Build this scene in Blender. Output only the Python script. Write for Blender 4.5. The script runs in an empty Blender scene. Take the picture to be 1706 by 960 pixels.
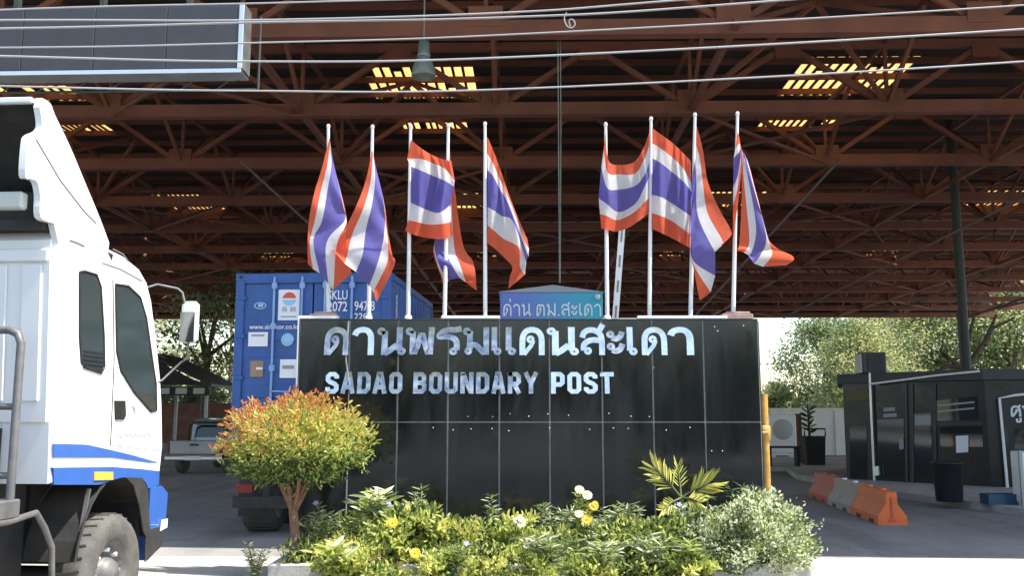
import bpy, math, random
import numpy as np
from mathutils import Vector, Matrix, Quaternion

random.seed(7)
rng = np.random.default_rng(11)
SC = bpy.context.scene
COL = SC.collection

# ---------------------------------------------------------------- camera, sky, sun, exposure
F_PX, CAM_H = 1550.0, 1.85
PITCH = math.atan(212.0 / F_PX)
cam_d = bpy.data.cameras.new('camera'); cam = bpy.data.objects.new('camera', cam_d); COL.objects.link(cam)
cam.location = (0, 0, CAM_H); cam.rotation_euler = (math.pi / 2 + PITCH, 0, 0)
cam_d.sensor_width = 36.0; cam_d.lens = 36.0 * F_PX / 1706.0
cam_d.clip_start = 0.05; cam_d.clip_end = 3000
SC.camera = cam

SUN = Vector((0.46, -0.12, 0.88)).normalized()
world = bpy.data.worlds.new('World'); SC.world = world; world.use_nodes = True
wn = world.node_tree.nodes; wl = world.node_tree.links
sky = wn.new('ShaderNodeTexSky'); sky.sky_type = 'NISHITA'; sky.sun_disc = False
sky.sun_elevation = math.asin(SUN.z); sky.sun_rotation = math.atan2(SUN.x, SUN.y)
sky.air_density = 1.3; sky.dust_density = 1.4; sky.ozone_density = 1.0
wl.new(sky.outputs[0], wn['Background'].inputs[0]); wn['Background'].inputs[1].default_value = 0.14
sl = bpy.data.lights.new('sun', 'SUN'); sl.energy = 4.2; sl.angle = math.radians(0.53); sl.color = (1.0, 0.955, 0.88)
so = bpy.data.objects.new('sun', sl); COL.objects.link(so); so.location = (20, 0, 40)
so.rotation_euler = SUN.to_track_quat('Z', 'Y').to_euler()
vs = SC.view_settings
vs.view_transform = 'Standard'; vs.look = 'None'; vs.exposure = 1.25; vs.gamma = 1.0; vs.use_curve_mapping = False
try:
    SC.cycles.max_bounces = 8; SC.cycles.use_denoising = True
except Exception:
    pass

# ---------------------------------------------------------------- measuring helpers (real depths from the camera position)
_c, _s = math.cos(PITCH), math.sin(PITCH)
def ray(px, py):
    u = (px - 853) / F_PX; v = (480 - py) / F_PX
    return Vector((u, _c - v * _s, _s + v * _c))
def P(px, py, Y):
    d = ray(px, py); return Vector((0, 0, CAM_H)) + d * (Y / d.y)
def G(px, py, z=0.0):
    d = ray(px, py); return Vector((0, 0, CAM_H)) + d * ((z - CAM_H) / d.z)
def on_plane(px, py, p0, n):
    d = ray(px, py); o = Vector((0, 0, CAM_H)); return o + d * ((p0 - o).dot(n) / d.dot(n))

# ---------------------------------------------------------------- materials
MATS = {}
def mat(name, col, rough=0.6, metal=0.0, spec=0.5, var=0.0, vscale=4.0, bump=0.0, bscale=40.0, trans=0.0, tcol=None,
        rough_var=0.0, coat=0.0, emis=None, col2=None, streak=False):
    if name in MATS: return MATS[name]
    m = bpy.data.materials.new(name); m.use_nodes = True
    nt = m.node_tree; N = nt.nodes; L = nt.links
    b = N['Principled BSDF']; out = N['Material Output']
    b.inputs['Base Color'].default_value = (*col, 1); b.inputs['Roughness'].default_value = rough
    b.inputs['Metallic'].default_value = metal; b.inputs['Specular IOR Level'].default_value = spec
    b.inputs['Coat Weight'].default_value = coat
    if var or rough_var or bump:
        tc = N.new('ShaderNodeTexCoord')
        mp = N.new('ShaderNodeMapping'); L.new(tc.outputs['Object'], mp.inputs[0])
        if streak: mp.inputs['Scale'].default_value = (1, 1, 0.12)
        nz = N.new('ShaderNodeTexNoise'); nz.inputs['Scale'].default_value = vscale; nz.inputs['Detail'].default_value = 6
        nz.inputs['Roughness'].default_value = 0.65
        L.new(mp.outputs[0], nz.inputs['Vector'])
        if var:
            cr = N.new('ShaderNodeValToRGB')
            c2 = col2 if col2 else tuple(min(1, c * (1 + var)) for c in col)
            c1 = tuple(c * (1 - var) for c in col) if not col2 else col
            cr.color_ramp.elements[0].color = (*c1, 1); cr.color_ramp.elements[0].position = 0.32
            cr.color_ramp.elements[1].color = (*c2, 1); cr.color_ramp.elements[1].position = 0.7
            L.new(nz.outputs[0], cr.inputs[0]); L.new(cr.outputs[0], b.inputs['Base Color'])
        if rough_var:
            mr = N.new('ShaderNodeMapRange'); mr.inputs['From Min'].default_value = 0.3; mr.inputs['From Max'].default_value = 0.7
            mr.inputs['To Min'].default_value = max(0.02, rough - rough_var); mr.inputs['To Max'].default_value = min(1, rough + rough_var)
            L.new(nz.outputs[0], mr.inputs[0]); L.new(mr.outputs[0], b.inputs['Roughness'])
        if bump:
            n2 = N.new('ShaderNodeTexNoise'); n2.inputs['Scale'].default_value = bscale; n2.inputs['Detail'].default_value = 5
            L.new(tc.outputs['Object'], n2.inputs['Vector'])
            bp = N.new('ShaderNodeBump'); bp.inputs['Strength'].default_value = bump; bp.inputs['Distance'].default_value = 0.02
            L.new(n2.outputs[0], bp.inputs['Height']); L.new(bp.outputs[0], b.inputs['Normal'])
    if trans:
        t = N.new('ShaderNodeBsdfTranslucent'); t.inputs[0].default_value = (*(tcol or col), 1)
        mx = N.new('ShaderNodeMixShader'); mx.inputs[0].default_value = trans
        L.new(b.outputs[0], mx.inputs[1]); L.new(t.outputs[0], mx.inputs[2]); L.new(mx.outputs[0], out.inputs[0])
    MATS[name] = m; return m

def leaf(name, col, k=0.45): 
    return mat(name, col, rough=0.42, spec=0.5, trans=k, tcol=tuple(min(1, c * 1.25) for c in col))

def ground_mat(name, c_lo, c_hi, stain):
    m = bpy.data.materials.new(name); m.use_nodes = True; nt = m.node_tree; N = nt.nodes; L = nt.links; b = N['Principled BSDF']
    tc = N.new('ShaderNodeTexCoord'); b.inputs['Roughness'].default_value = .9; b.inputs['Specular IOR Level'].default_value = .3
    def noise(sc, det=6, stretch=None):
        n = N.new('ShaderNodeTexNoise'); n.inputs['Scale'].default_value = sc; n.inputs['Detail'].default_value = det; n.inputs['Roughness'].default_value = .6
        if stretch:
            mp = N.new('ShaderNodeMapping'); mp.inputs['Scale'].default_value = stretch; L.new(tc.outputs['Object'], mp.inputs[0]); L.new(mp.outputs[0], n.inputs['Vector'])
        else: L.new(tc.outputs['Object'], n.inputs['Vector'])
        return n
    def ramp(src, a, b_, p0, p1):
        r = N.new('ShaderNodeValToRGB'); r.color_ramp.elements[0].color = (*a, 1); r.color_ramp.elements[1].color = (*b_, 1)
        r.color_ramp.elements[0].position = p0; r.color_ramp.elements[1].position = p1; L.new(src, r.inputs[0]); return r
    def mul(a, b_, f=1.0):
        x = N.new('ShaderNodeMix'); x.data_type = 'RGBA'; x.blend_type = 'MULTIPLY'; x.inputs[0].default_value = f
        L.new(a, x.inputs[6]); L.new(b_, x.inputs[7]); return x.outputs[2]
    base = ramp(noise(.55).outputs[0], c_lo, c_hi, .35, .68).outputs[0]
    grit = ramp(noise(55, 3).outputs[0], (.72,.72,.72), (1.15,1.15,1.15), .35, .65).outputs[0]
    tyre = ramp(noise(.9, 5, (1.0,.10,1)).outputs[0], (stain,)*3, (1,1,1), .36, .52).outputs[0]
    vo = N.new('ShaderNodeTexVoronoi'); vo.feature = 'DISTANCE_TO_EDGE'; vo.inputs['Scale'].default_value = .42
    wob = noise(2.5, 4); ad = N.new('ShaderNodeVectorMath'); ad.operation = 'MULTIPLY_ADD'; ad.inputs[1].default_value = (.5,.5,.5)
    L.new(wob.outputs['Color'], ad.inputs[0]); L.new(tc.outputs['Object'], ad.inputs[2]); L.new(ad.outputs[0], vo.inputs['Vector'])
    crack = ramp(vo.outputs['Distance'], (.68,.68,.68), (1,1,1), .003, .010).outputs[0]
    spots = ramp(noise(1.7, 2).outputs[0], (1,1,1), (stain,)*3, .66, .74).outputs[0]
    L.new(mul(mul(mul(mul(base, grit), tyre), crack, .8), spots, .7), b.inputs['Base Color'])
    bp = N.new('ShaderNodeBump'); bp.inputs['Strength'].default_value = .3; bp.inputs['Distance'].default_value = .01
    L.new(noise(80, 3).outputs[0], bp.inputs['Height']); L.new(bp.outputs[0], b.inputs['Normal'])
    return m

# ---------------------------------------------------------------- mesh builder
class MB:
    def __init__(s): s.v = []; s.f = []; s.m = []; s.sm = []
    def add(s, vs, fs, mi=0, smooth=False):
        o = len(s.v); s.v += [tuple(v) for v in vs]
        for f in fs: s.f.append(tuple(i + o for i in f)); s.m.append(mi); s.sm.append(smooth)
        return s
    def box(s, a, b, mi=0, bev=0.0):
        x0, y0, z0 = (min(p, q) for p, q in zip(a, b)); x1, y1, z1 = (max(p, q) for p, q in zip(a, b))
        if bev <= 0:
            v = [(x0,y0,z0),(x1,y0,z0),(x1,y1,z0),(x0,y1,z0),(x0,y0,z1),(x1,y0,z1),(x1,y1,z1),(x0,y1,z1)]
            s.add(v, [(0,3,2,1),(4,5,6,7),(0,1,5,4),(1,2,6,5),(2,3,7,6),(3,0,4,7)], mi); return s
        e = min(bev, (x1-x0)/2.01, (y1-y0)/2.01, (z1-z0)/2.01)
        X, Y, Z = (x0, x1), (y0, y1), (z0, z1); vid = {}; v = []
        for i in (0,1):
            for j in (0,1):
                for k in (0,1):
                    sx, sy, sz = (1-2*i), (1-2*j), (1-2*k)
                    vid[i,j,k,0] = len(v); v.append((X[i], Y[j]+sy*e, Z[k]+sz*e))
                    vid[i,j,k,1] = len(v); v.append((X[i]+sx*e, Y[j], Z[k]+sz*e))
                    vid[i,j,k,2] = len(v); v.append((X[i]+sx*e, Y[j]+sy*e, Z[k]))
        f = []
        for i in (0,1): f.append([vid[i,0,0,0],vid[i,1,0,0],vid[i,1,1,0],vid[i,0,1,0]][::(1 if i else -1)])
        for j in (0,1): f.append([vid[0,j,0,1],vid[1,j,0,1],vid[1,j,1,1],vid[0,j,1,1]][::(-1 if j else 1)])
        for k in (0,1): f.append([vid[0,0,k,2],vid[1,0,k,2],vid[1,1,k,2],vid[0,1,k,2]][::(1 if k else -1)])
        for i in (0,1):
            for j in (0,1): f.append([vid[i,j,0,0],vid[i,j,0,1],vid[i,j,1,1],vid[i,j,1,0]][::(-1 if (i==j) else 1)])
            for k in (0,1): f.append([vid[i,0,k,0],vid[i,0,k,2],vid[i,1,k,2],vid[i,1,k,0]][::(1 if (i==k) else -1)])
        for j in (0,1):
            for k in (0,1): f.append([vid[0,j,k,1],vid[0,j,k,2],vid[1,j,k,2],vid[1,j,k,1]][::(-1 if (j==k) else 1)])
        for i in (0,1):
            for j in (0,1):
                for k in (0,1): f.append([vid[i,j,k,0],vid[i,j,k,1],vid[i,j,k,2]][::(1 if (i+j+k)%2==1 else -1)])
        s.add(v, f, mi); return s
    def tube(s, pts, r, n=8, mi=0, cap=True, smooth=True):
        pts = [Vector(p) for p in pts]; rs = r if isinstance(r, (list, tuple)) else [r]*len(pts)
        rings = []; ref = None
        for i, p in enumerate(pts):
            d = (pts[min(i+1, len(pts)-1)] - pts[max(i-1, 0)])
            d = d.normalized() if d.length > 1e-9 else Vector((0,0,1))
            if ref is None: ref = d.orthogonal().normalized()
            ref = (ref - d*ref.dot(d)); ref = ref.normalized() if ref.length > 1e-6 else d.orthogonal().normalized()
            q = d.cross(ref)
            rings.append([p + (ref*math.cos(2*math.pi*k/n) + q*math.sin(2*math.pi*k/n))*rs[i] for k in range(n)])
        vs = [v for rg in rings for v in rg]; fs = []
        for i in range(len(pts)-1):
            for k in range(n): fs.append((i*n+k, i*n+(k+1)%n, (i+1)*n+(k+1)%n, (i+1)*n+k))
        s.add(vs, fs, mi, smooth)
        if cap: s.add(rings[0], [tuple(range(n))[::-1]], mi); s.add(rings[-1], [tuple(range(n))], mi)
        return s
    def beam(s, a, b, w, h, mi=0):
        a, b = Vector(a), Vector(b); d = (b-a).normalized()
        up = Vector((0,0,1)) if abs(d.z) < 0.95 else Vector((0,1,0))
        x = d.cross(up).normalized()*w/2; y = x.cross(d).normalized()*h/2
        v = [a-x-y, a+x-y, a+x+y, a-x+y, b-x-y, b+x-y, b+x+y, b-x+y]
        s.add(v, [(0,1,2,3),(7,6,5,4),(0,4,5,1),(1,5,6,2),(2,6,7,3),(3,7,4,0)], mi); return s
    def prism(s, poly, f0, f1, mi=0, smooth=False):
        """poly: list of 2D; f0,f1: maps 2D->3D for both ends"""
        n = len(poly); a = [f0(p) for p in poly]; b = [f1(p) for p in poly]
        s.add(a+b, [tuple(range(n))[::-1], tuple(range(n, 2*n))] , mi)
        s.add(a+b, [(i, (i+1)%n, n+(i+1)%n, n+i) for i in range(n)], mi, smooth); return s
    def lathe(s, prof, c, ax, n=32, mi=0, smooth=True, closed=False):
        """prof: list (r, t) along axis ax from c"""
        ax = Vector(ax).normalized(); e1 = ax.orthogonal().normalized(); e2 = ax.cross(e1); c = Vector(c)
        vs = []
        for r, t in prof:
            for k in range(n):
                a = 2*math.pi*k/n; vs.append(c + ax*t + (e1*math.cos(a)+e2*math.sin(a))*r)
        m = len(prof); fs = []
        for i in range(m-1 if not closed else m):
            j = (i+1) % m
            for k in range(n): fs.append((i*n+k, i*n+(k+1)%n, j*n+(k+1)%n, j*n+k))
        s.add(vs, fs, mi, smooth); return s
    def build(s, name, mats, parent=None, M=None):
        """vertices are world coordinates unless M is given (then they are in the frame M)"""
        me = bpy.data.meshes.new(name)
        vs = s.v
        if parent is not None and M is None:
            inv = WM[parent.name].inverted(); vs = [tuple(inv @ Vector(v)) for v in vs]
        me.from_pydata(vs, [], s.f)
        if not isinstance(mats, (list, tuple)): mats = [mats]
        for m in mats: me.materials.append(m)
        me.polygons.foreach_set('material_index', s.m); me.polygons.foreach_set('use_smooth', s.sm)
        me.update()
        o = bpy.data.objects.new(name, me); COL.objects.link(o)
        if parent is not None: o.parent = parent; WM[o.name] = WM[parent.name]
        else: WM[o.name] = Matrix.Identity(4)
        return o
WM = {}
def thing(name, label, cat, loc=(0,0,0), rz=0.0, group=None):
    o = bpy.data.objects.new(name, None); COL.objects.link(o); o.empty_display_size = 0.2
    o.location = loc; o.rotation_euler = (0, 0, rz)
    WM[o.name] = Matrix.Translation(Vector(loc)) @ Matrix.Rotation(rz, 4, 'Z')
    return tag(o, label, cat, group)
def tag(o, label, cat, group=None):
    o['label'] = label; o['category'] = cat
    if group: o['group'] = group
    return o
def structure(o): o['kind'] = 'structure'; return o
def stuff(o, label=None, cat=None):
    o['kind'] = 'stuff'
    if label: o['label'] = label
    if cat: o['category'] = cat
    return o
LOCAL = Matrix.Identity(4)

def text_geo(body, offset=0.0, extrude=0.05):
    cu = bpy.data.curves.new('t', 'FONT'); cu.body = body; cu.offset = offset; cu.extrude = extrude; cu.resolution_u = 5
    ob = bpy.data.objects.new('t', cu); COL.objects.link(ob)
    dg = bpy.context.evaluated_depsgraph_get(); dg.update()
    me = bpy.data.meshes.new_from_object(ob.evaluated_get(dg))
    v = np.array([tuple(x.co) for x in me.vertices]); f = [tuple(p.vertices) for p in me.polygons]
    bpy.data.objects.remove(ob); bpy.data.curves.remove(cu); bpy.data.meshes.remove(me)
    return v, f
def text_on(mb, body, o, x, z, w, h, offset=0.0, depth=0.01, mi=0, lift=0.0):
    """fit text into the w x h box whose lower-left corner is o; x, z unit directions; front towards z cross... """
    v, f = text_geo(body, offset)
    if len(v) == 0: return
    lo, hi = v.min(0), v.max(0); o, x, z = Vector(o), Vector(x).normalized(), Vector(z).normalized()
    n = x.cross(z).normalized()
    vs = []
    for q in v:
        t = (q - lo) / np.maximum(hi - lo, 1e-6)
        vs.append(o + x*(t[0]*w) + z*(t[1]*h) + n*(lift + t[2]*depth))
    mb.add(vs, f, mi)

# ---------------------------------------------------------------- palette
M_asphalt = mat('asphalt', (0.215, 0.21, 0.205), 0.9, var=0.22, vscale=1.2, bump=0.25, bscale=90)
M_concrete = mat('pale_concrete_ground', (0.38, 0.35, 0.31), 0.9, var=0.2, vscale=1.5, bump=0.2, bscale=60)
M_conc = mat('grey_concrete', (0.36, 0.35, 0.33), 0.9, var=0.25, vscale=5, bump=0.3, bscale=50)
M_kerb = mat('weathered_kerb', (0.42, 0.41, 0.38), 0.9, var=0.3, vscale=3, bump=0.2)
M_steel = mat('red_oxide_steel', (0.14, 0.052, 0.032), 0.75, var=0.4, vscale=0.9, col2=(0.235, 0.083, 0.047))
M_deck = mat('dark_roof_sheet', (0.044, 0.034, 0.030), 0.85, var=0.2, vscale=1)
M_rod = mat('brown_grey_rod', (.13,.11,.10), .6, var=.2)
M_dkgreen = mat('dark_green_steel', (0.035, 0.045, 0.04), 0.6, var=0.2)
M_granite = mat('black_granite', (0.008, 0.009, 0.010), 0.12, spec=0.55, var=0.5, vscale=3.0, rough_var=0.10, streak=True, col2=(0.016, 0.018, 0.020))
M_grout = mat('grey_grout', (0.30, 0.30, 0.29), 0.9, var=0.3, vscale=6)
M_polishbright = mat('polished_steel_bright', (0.50, 0.50, 0.50), 0.2, metal=1.0, rough_var=0.1, vscale=8, var=.3, col2=(0.84, 0.82, 0.78))  # letter steel, paler copy: a bright reflection put into the colour
M_polishdim = mat('polished_steel_dim', (0.22, 0.235, 0.26), 0.34, metal=1.0, rough_var=0.14, vscale=9, var=.4, col2=(0.58, 0.58, 0.57))  # same letter steel, darker copy: a dim bluish reflection put into the colour
M_alu = mat('aluminium', (0.72, 0.73, 0.74), 0.35, metal=0.9, rough_var=0.1)
M_white = mat('white_paint', (0.80, 0.80, 0.79), 0.35, var=0.03, vscale=2)
M_polewhite = mat('white_pole_paint', (0.74, 0.74, 0.72), 0.45, var=0.08, vscale=6)
M_truckwhite = mat('truck_white', (0.80, 0.80, 0.79), 0.25, coat=0.4, var=0.03, vscale=1.5)
M_truckblue = mat('truck_blue', (0.045, 0.125, 0.42), 0.3, coat=0.4, var=0.08, vscale=3)
M_black = mat('black_plastic', (0.018, 0.018, 0.02), 0.55, var=0.3, vscale=6)
M_dirtblack = mat('dusty_black', (0.03, 0.028, 0.026), 0.8, var=0.4, vscale=5)
M_rubber = mat('dusty_rubber', (0.10, 0.095, 0.085), 0.9, var=0.3, vscale=8, bump=0.2)
M_glass = mat('dark_glass', (0.012, 0.016, 0.016), 0.05, spec=0.7)
M_cabglass = mat('cab_glass', (0.03, 0.042, 0.042), 0.14, spec=0.5)
M_mirror = mat('mirror_glass', (0.22, 0.23, 0.24), 0.08, metal=1.0)
M_bar = mat('grey_painted_bar', (0.33, 0.33, 0.34), 0.45, metal=0.3, var=0.2, vscale=6)
M_darkbar = mat('dark_grey_bar', (.14,.135,.135), .5, metal=.2, var=.25, vscale=8)
M_dirtrim = mat('dusty_rim', (.16,.155,.15), .6, metal=.3, var=.3, vscale=8)
M_amber = mat('amber_lens', (0.75, 0.42, 0.08), 0.25)
M_redlens = mat('red_lens', (0.20, 0.012, 0.012), 0.2)
M_cont = mat('container_blue', (0.030, 0.095, 0.30), 0.5, var=0.18, vscale=2.5)
M_contlight = mat('container_bar_blue', (0.22, 0.36, 0.62), 0.45, var=0.15)
M_sticker = mat('sticker_white', (0.75, 0.77, 0.80), 0.5)
M_stickgrey = mat('sticker_grey_print', (0.25, 0.27, 0.30), 0.6)
M_brown = mat('brown_plate', (0.30, 0.20, 0.13), 0.6, var=0.2)
M_red = mat('emblem_red', (0.65, 0.08, 0.04), 0.5)
M_lblue = mat('emblem_pale_blue', (0.30, 0.52, 0.72), 0.5)
M_silver = mat('silver_car_paint', (0.28, 0.29, 0.31), 0.3, metal=0.4, coat=0.5)
M_orange = mat('orange_plastic', (0.80, 0.16, 0.035), 0.5, var=0.12, vscale=3)
M_redbar = mat('faded_red_plastic', (0.55, 0.10, 0.05), 0.55, var=0.15, vscale=3)
M_greybar = mat('faded_grey_plastic', (0.42, 0.37, 0.34), 0.6, var=0.2, vscale=4)
M_booth = mat('booth_black_cladding', (0.009, 0.010, 0.011), 0.3, var=0.3, vscale=2, rough_var=0.1)
M_boothtop = mat('booth_fascia_grey', (0.035, 0.038, 0.040), 0.5, var=0.2)
M_yellow = mat('yellow_post_paint', (0.50, 0.28, 0.06), 0.5, var=0.25, vscale=8)
M_soil = mat('soil', (0.09, 0.06, 0.04), 0.95, var=0.4, vscale=8, bump=0.5)
M_bark = mat('red_brown_bark', (0.22, 0.12, 0.08), 0.9, var=0.35, vscale=20, bump=0.5, bscale=60)
M_bark2 = mat('grey_bark', (0.13, 0.10, 0.08), 0.9, var=0.35, vscale=6, bump=0.5)
M_stone = mat('pink_block', (0.50, 0.33, 0.27), 0.9, var=0.25, vscale=12, bump=0.3)
M_board = mat('charcoal_panel', (0.045, 0.046, 0.052), 0.5, var=0.12, vscale=3)
M_cable = mat('grey_cable', (0.36, 0.36, 0.37), 0.6)
M_lampgrey = mat('grey_green_lamp', (0.20, 0.22, 0.19), 0.5, metal=0.3, var=0.2)
M_fred = mat('flag_red', (0.68, 0.075, 0.045), 0.75, trans=0.38, tcol=(0.85, 0.10, 0.05), spec=0.2)
M_brick = mat('brown_wall', (0.16, 0.08, 0.055), 0.9, var=0.3, vscale=2)
M_whitewall = mat('white_wall', (0.78, 0.77, 0.75), 0.8, var=0.08, vscale=1)

# ---------------------------------------------------------------- ground
g = MB(); g.add([(-900,-300,0),(900,-300,0),(900,1800,0),(-900,1800,0)], [(0,1,2,3)])
structure(g.build('ground', ground_mat('worn_asphalt', (.245,.237,.222), (.335,.325,.305), .74)))
g = MB(); g.add([(-40,-12,.004),(40,-12,.004),(40,11.9,.004),(-40,13.2,.004)], [(0,1,2,3)])
structure(g.build('pavement', ground_mat('worn_concrete', (.40,.37,.325), (.50,.47,.42), .80)))
g = MB(); g.add([(-400,-12,.008),(400,-12,.008),(400,6.2,.008),(-400,6.2,.008)], [(0,1,2,3)])
structure(g.build('road', mat('dark_road_asphalt', (0.075,0.075,0.078), 0.85, var=.25, vscale=1.5, bump=.2, bscale=90)))

# ---------------------------------------------------------------- steel canopy (space-frame hall roof)
can = thing('steel_canopy', 'huge dark hall roof on rust red steel trusses behind the black sign wall', 'canopy', (0, 40, 0), math.radians(-1.2))
ZB, ZT, ZD = 9.0, 10.55, 11.0
CY = [16.6 + 4.6*k - 40 for k in range(12)]
CX = [-32.2 + 4.6*k for k in range(15)]
for k, y in enumerate(CY):
    t = MB()
    t.beam((CX[0]-2, y, ZB), (CX[-1]+2, y, ZB), 0.24, 0.30)
    t.beam((CX[0]-2, y, ZT), (CX[-1]+2, y, ZT), 0.16, 0.18)
    for i in range(14):
        a, b = CX[i], CX[i+1]; mid = (a+b)/2
        t.beam((a, y, ZB), (mid, y, ZT), 0.10, 0.12); t.beam((mid, y, ZT), (b, y, ZB), 0.10, 0.12)
        t.beam((a, y+.02, ZB), (a, y+.02, ZT), 0.08, 0.08)
        t.box((a-.32, y-.135, ZB+.02), (a+.32, y-.122, ZB+.42)); t.box((mid-.30, y-.095, ZT-.36), (mid+.30, y-.083, ZT))
    t.build('truss', M_steel, can, LOCAL)
for i, a in enumerate(CX):
    t = MB()
    if i % 2 == 0: t.beam((a, CY[0]-.4, ZB-.03), (a, CY[-1]+.4, ZB-.03), 0.12, 0.14)
    t.beam((a, CY[0]-.4, ZT+.02), (a, CY[-1]+.4, ZT+.02), 0.10, 0.10)
    for k in range(11):
        y0, y1 = CY[k], CY[k+1]; ym = (y0+y1)/2
        t.beam((a, y0, ZB+.03), (a, ym, ZT), 0.09, 0.09); t.beam((a, ym, ZT), (a, y1, ZB+.03), 0.09, 0.09)
    t.build('longitudinal_truss', M_steel, can, LOCAL)
for k in range(11):
    y0, y1 = CY[k], CY[k+1]; ym = (y0+y1)/2
    for i in range(14):
        a, b = CX[i], CX[i+1]; m = (a+b)/2
        if (i + 2*k) % 4 == 0:
            t = MB()
            for q in ((a,y0),(b,y0),(a,y1),(b,y1)): t.beam((q[0], q[1], ZB+.05), (m, ym, ZT), 0.09, 0.10)
            t.build('pyramid_brace', M_steel, can, LOCAL)
        if (i + 2*k) % 5 == 0:
            t = MB(); t.beam((a, y0, ZB-.05), (b, y1, ZB-.07), 0.07, 0.07); t.beam((b, y0, ZB-.09), (a, y1, ZB-.11), 0.07, 0.07)
            t.build('cross_brace', M_steel, can, LOCAL)
t = MB(); t.box((-34, CY[-1]+.35, ZB-.16), (34, CY[-1]+.40, ZD)); t.build('end_fascia', M_deck, can, LOCAL)
yy = -26.2
while yy < 28.5:
    t = MB(); t.beam((-34, yy, ZD-.14), (34, yy, ZD-.14), 0.07, 0.16); t.build('purlin', M_steel, can, LOCAL); yy += 1.15
# roof sheet with openings for translucent sheets and two ridge slits
holes = []
for x in (-25.3, -13.7, -2.2, 9.4, 21.0):
    holes += [(x-1.5, x+1.5, -16.9, -13.9), (x-1.1+random.uniform(-.3,.3), x+1.0, -12.6, -10.7), (x-1.4, x+random.uniform(.8,1.6), -2.8, 2.2), (x-1.2, x+1.2, 12, 14)]
slits = [(-3.0, 6.2, 3.4, 3.72), (12.5, 30, 3.4, 3.72), (-30, -14, 5.0, 5.25), (2, 26, 18, 18.5), (-22, -6, 18, 18.4)]
ys = sorted({-26.2, 28.6} | {h[2] for h in holes+slits} | {h[3] for h in holes+slits})
d = MB()
for y0, y1 in zip(ys[:-1], ys[1:]):
    cuts = sorted([(h[0], h[1]) for h in holes+slits if h[2] <= y0 + 1e-6 and h[3] >= y1 - 1e-6])
    x = -34.0
    for a, b in cuts + [(34.0, 34.0)]:
        if a > x: d.box((x, y0, ZD), (a, y1, ZD+.05))
        x = b
# skewed front edge of the sheet
_fe = [(-34, -26.2), (34, -26.2), (34, -30.4), (-8, -27.3), (-34, -27.3)]
d.add([(x, y, z) for z in (ZD, ZD+.05) for x, y in _fe], [(0,1,2,3,4)[::-1], (5,6,7,8,9), (1,2,7,6)[::-1], (2,3,8,7)[::-1], (3,4,9,8)[::-1]])
d.build('roof_sheet', M_deck, can, LOCAL)
M_sky = mat('yellowed_fibreglass', (0.62, 0.38, 0.15), 0.5, trans=0.8, tcol=(0.62, 0.34, 0.11))
for (x0, x1, y0, y1) in holes:
    t = MB(); n = 11; w = (x1-x0)/n
    for i in range(n):
        a = x0 + w*i
        if random.random() < .10: t.box((a, y0, ZD+.015), (a+w, y1, ZD+.04), 1); continue
        if random.random() < .25: yc = random.uniform(y0, y1); t.box((a, yc, ZD+.01), (a+w, min(y1, yc+random.uniform(.2,.8)), ZD+.025), 1)
        t.add([(a+.01, y0, ZD+.03), (a+w*.5, y0, ZD+.055), (a+w-.01, y0, ZD+.03), (a+.01, y1, ZD+.03), (a+w*.5, y1, ZD+.055), (a+w-.01, y1, ZD+.03)], [(0,1,4,3),(1,2,5,4)])
        t.beam((a, y0, ZD-.0), (a, y1, ZD-.0), 0.07, 0.05, 1)
    t.build('skylight', [M_sky, M_deck], can, LOCAL)
def column(x, y, r=0.135, z=ZD-.02):
    t = MB(); t.tube([(x, y-40, 0), (x, y-40, z)], r, 14); t.box((x-.35, y-40.35, 0), (x+.35, y-39.65, .12))
    t.build('column', M_dkgreen, can, LOCAL)
for x, y in ((13.85, 28.2), (-14.4, 28.2), (16, 14.8), (-16, 14.8), (31, 44.2), (-31, 44.2), (31, 66), (-31, 66)): column(x, y)
# long slanted tie rods
def rod(p, q, r=0.035):
    t = MB(); t.tube([p, q], r, 6); t.build('tie_rod', M_rod, can)
rod(P(1400, 265, 24), P(1150, 535, 27)); rod(P(1720, 322, 25), P(1305, 530, 30)); rod(P(1720, 430, 27), P(1462, 528, 32)); rod(P(1720, 492, 29), P(1610, 530, 32))
rod(P(400, 268, 22), P(555, 410, 24), .025)

# pendant lamp
lp = P(706, 100, 15.2)
lt = thing('pendant_lamp', 'grey green bell shaped pendant lamp hanging from the roof trusses', 'lamp', (lp.x, lp.y, lp.z))
t = MB(); t.lathe([(0.05,.34),(.09,.33),(.10,.12),(.12,.08),(.11,.05)], (0,0,0), (0,0,1), 20); t.build('ballast_housing', M_lampgrey, lt, LOCAL)
t = MB(); t.lathe([(.10,.05),(.13,0),(.19,-.14),(.21,-.27),(.20,-.30),(.17,-.30),(.10,-.05)], (0,0,0), (0,0,1), 24); t.build('lamp_shade', M_lampgrey, lt, LOCAL)
t = MB(); t.tube([(0,0,.34),(0,0,ZD-.2-lp.z)], .015, 6); t.build('hanger_rod', M_lampgrey, lt, LOCAL)
# hanging double cable to the kiosk
t = MB(); a = P(933, 188, 20.9); b = P(932, 472, 17.0)
a = Vector((b.x, 16.95, ZB)); b.y = 16.95
t.tube([a, b], .012, 6); t.tube([a+Vector((.05,0,0)), a.lerp(b,.4)+Vector((.045,0,0)), b+Vector((.012,0,0))], .010, 6)
tag(t.build('hanging_cable', M_lampgrey), 'thin grey double cable hanging straight down to the kiosk roof', 'cable')

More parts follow.
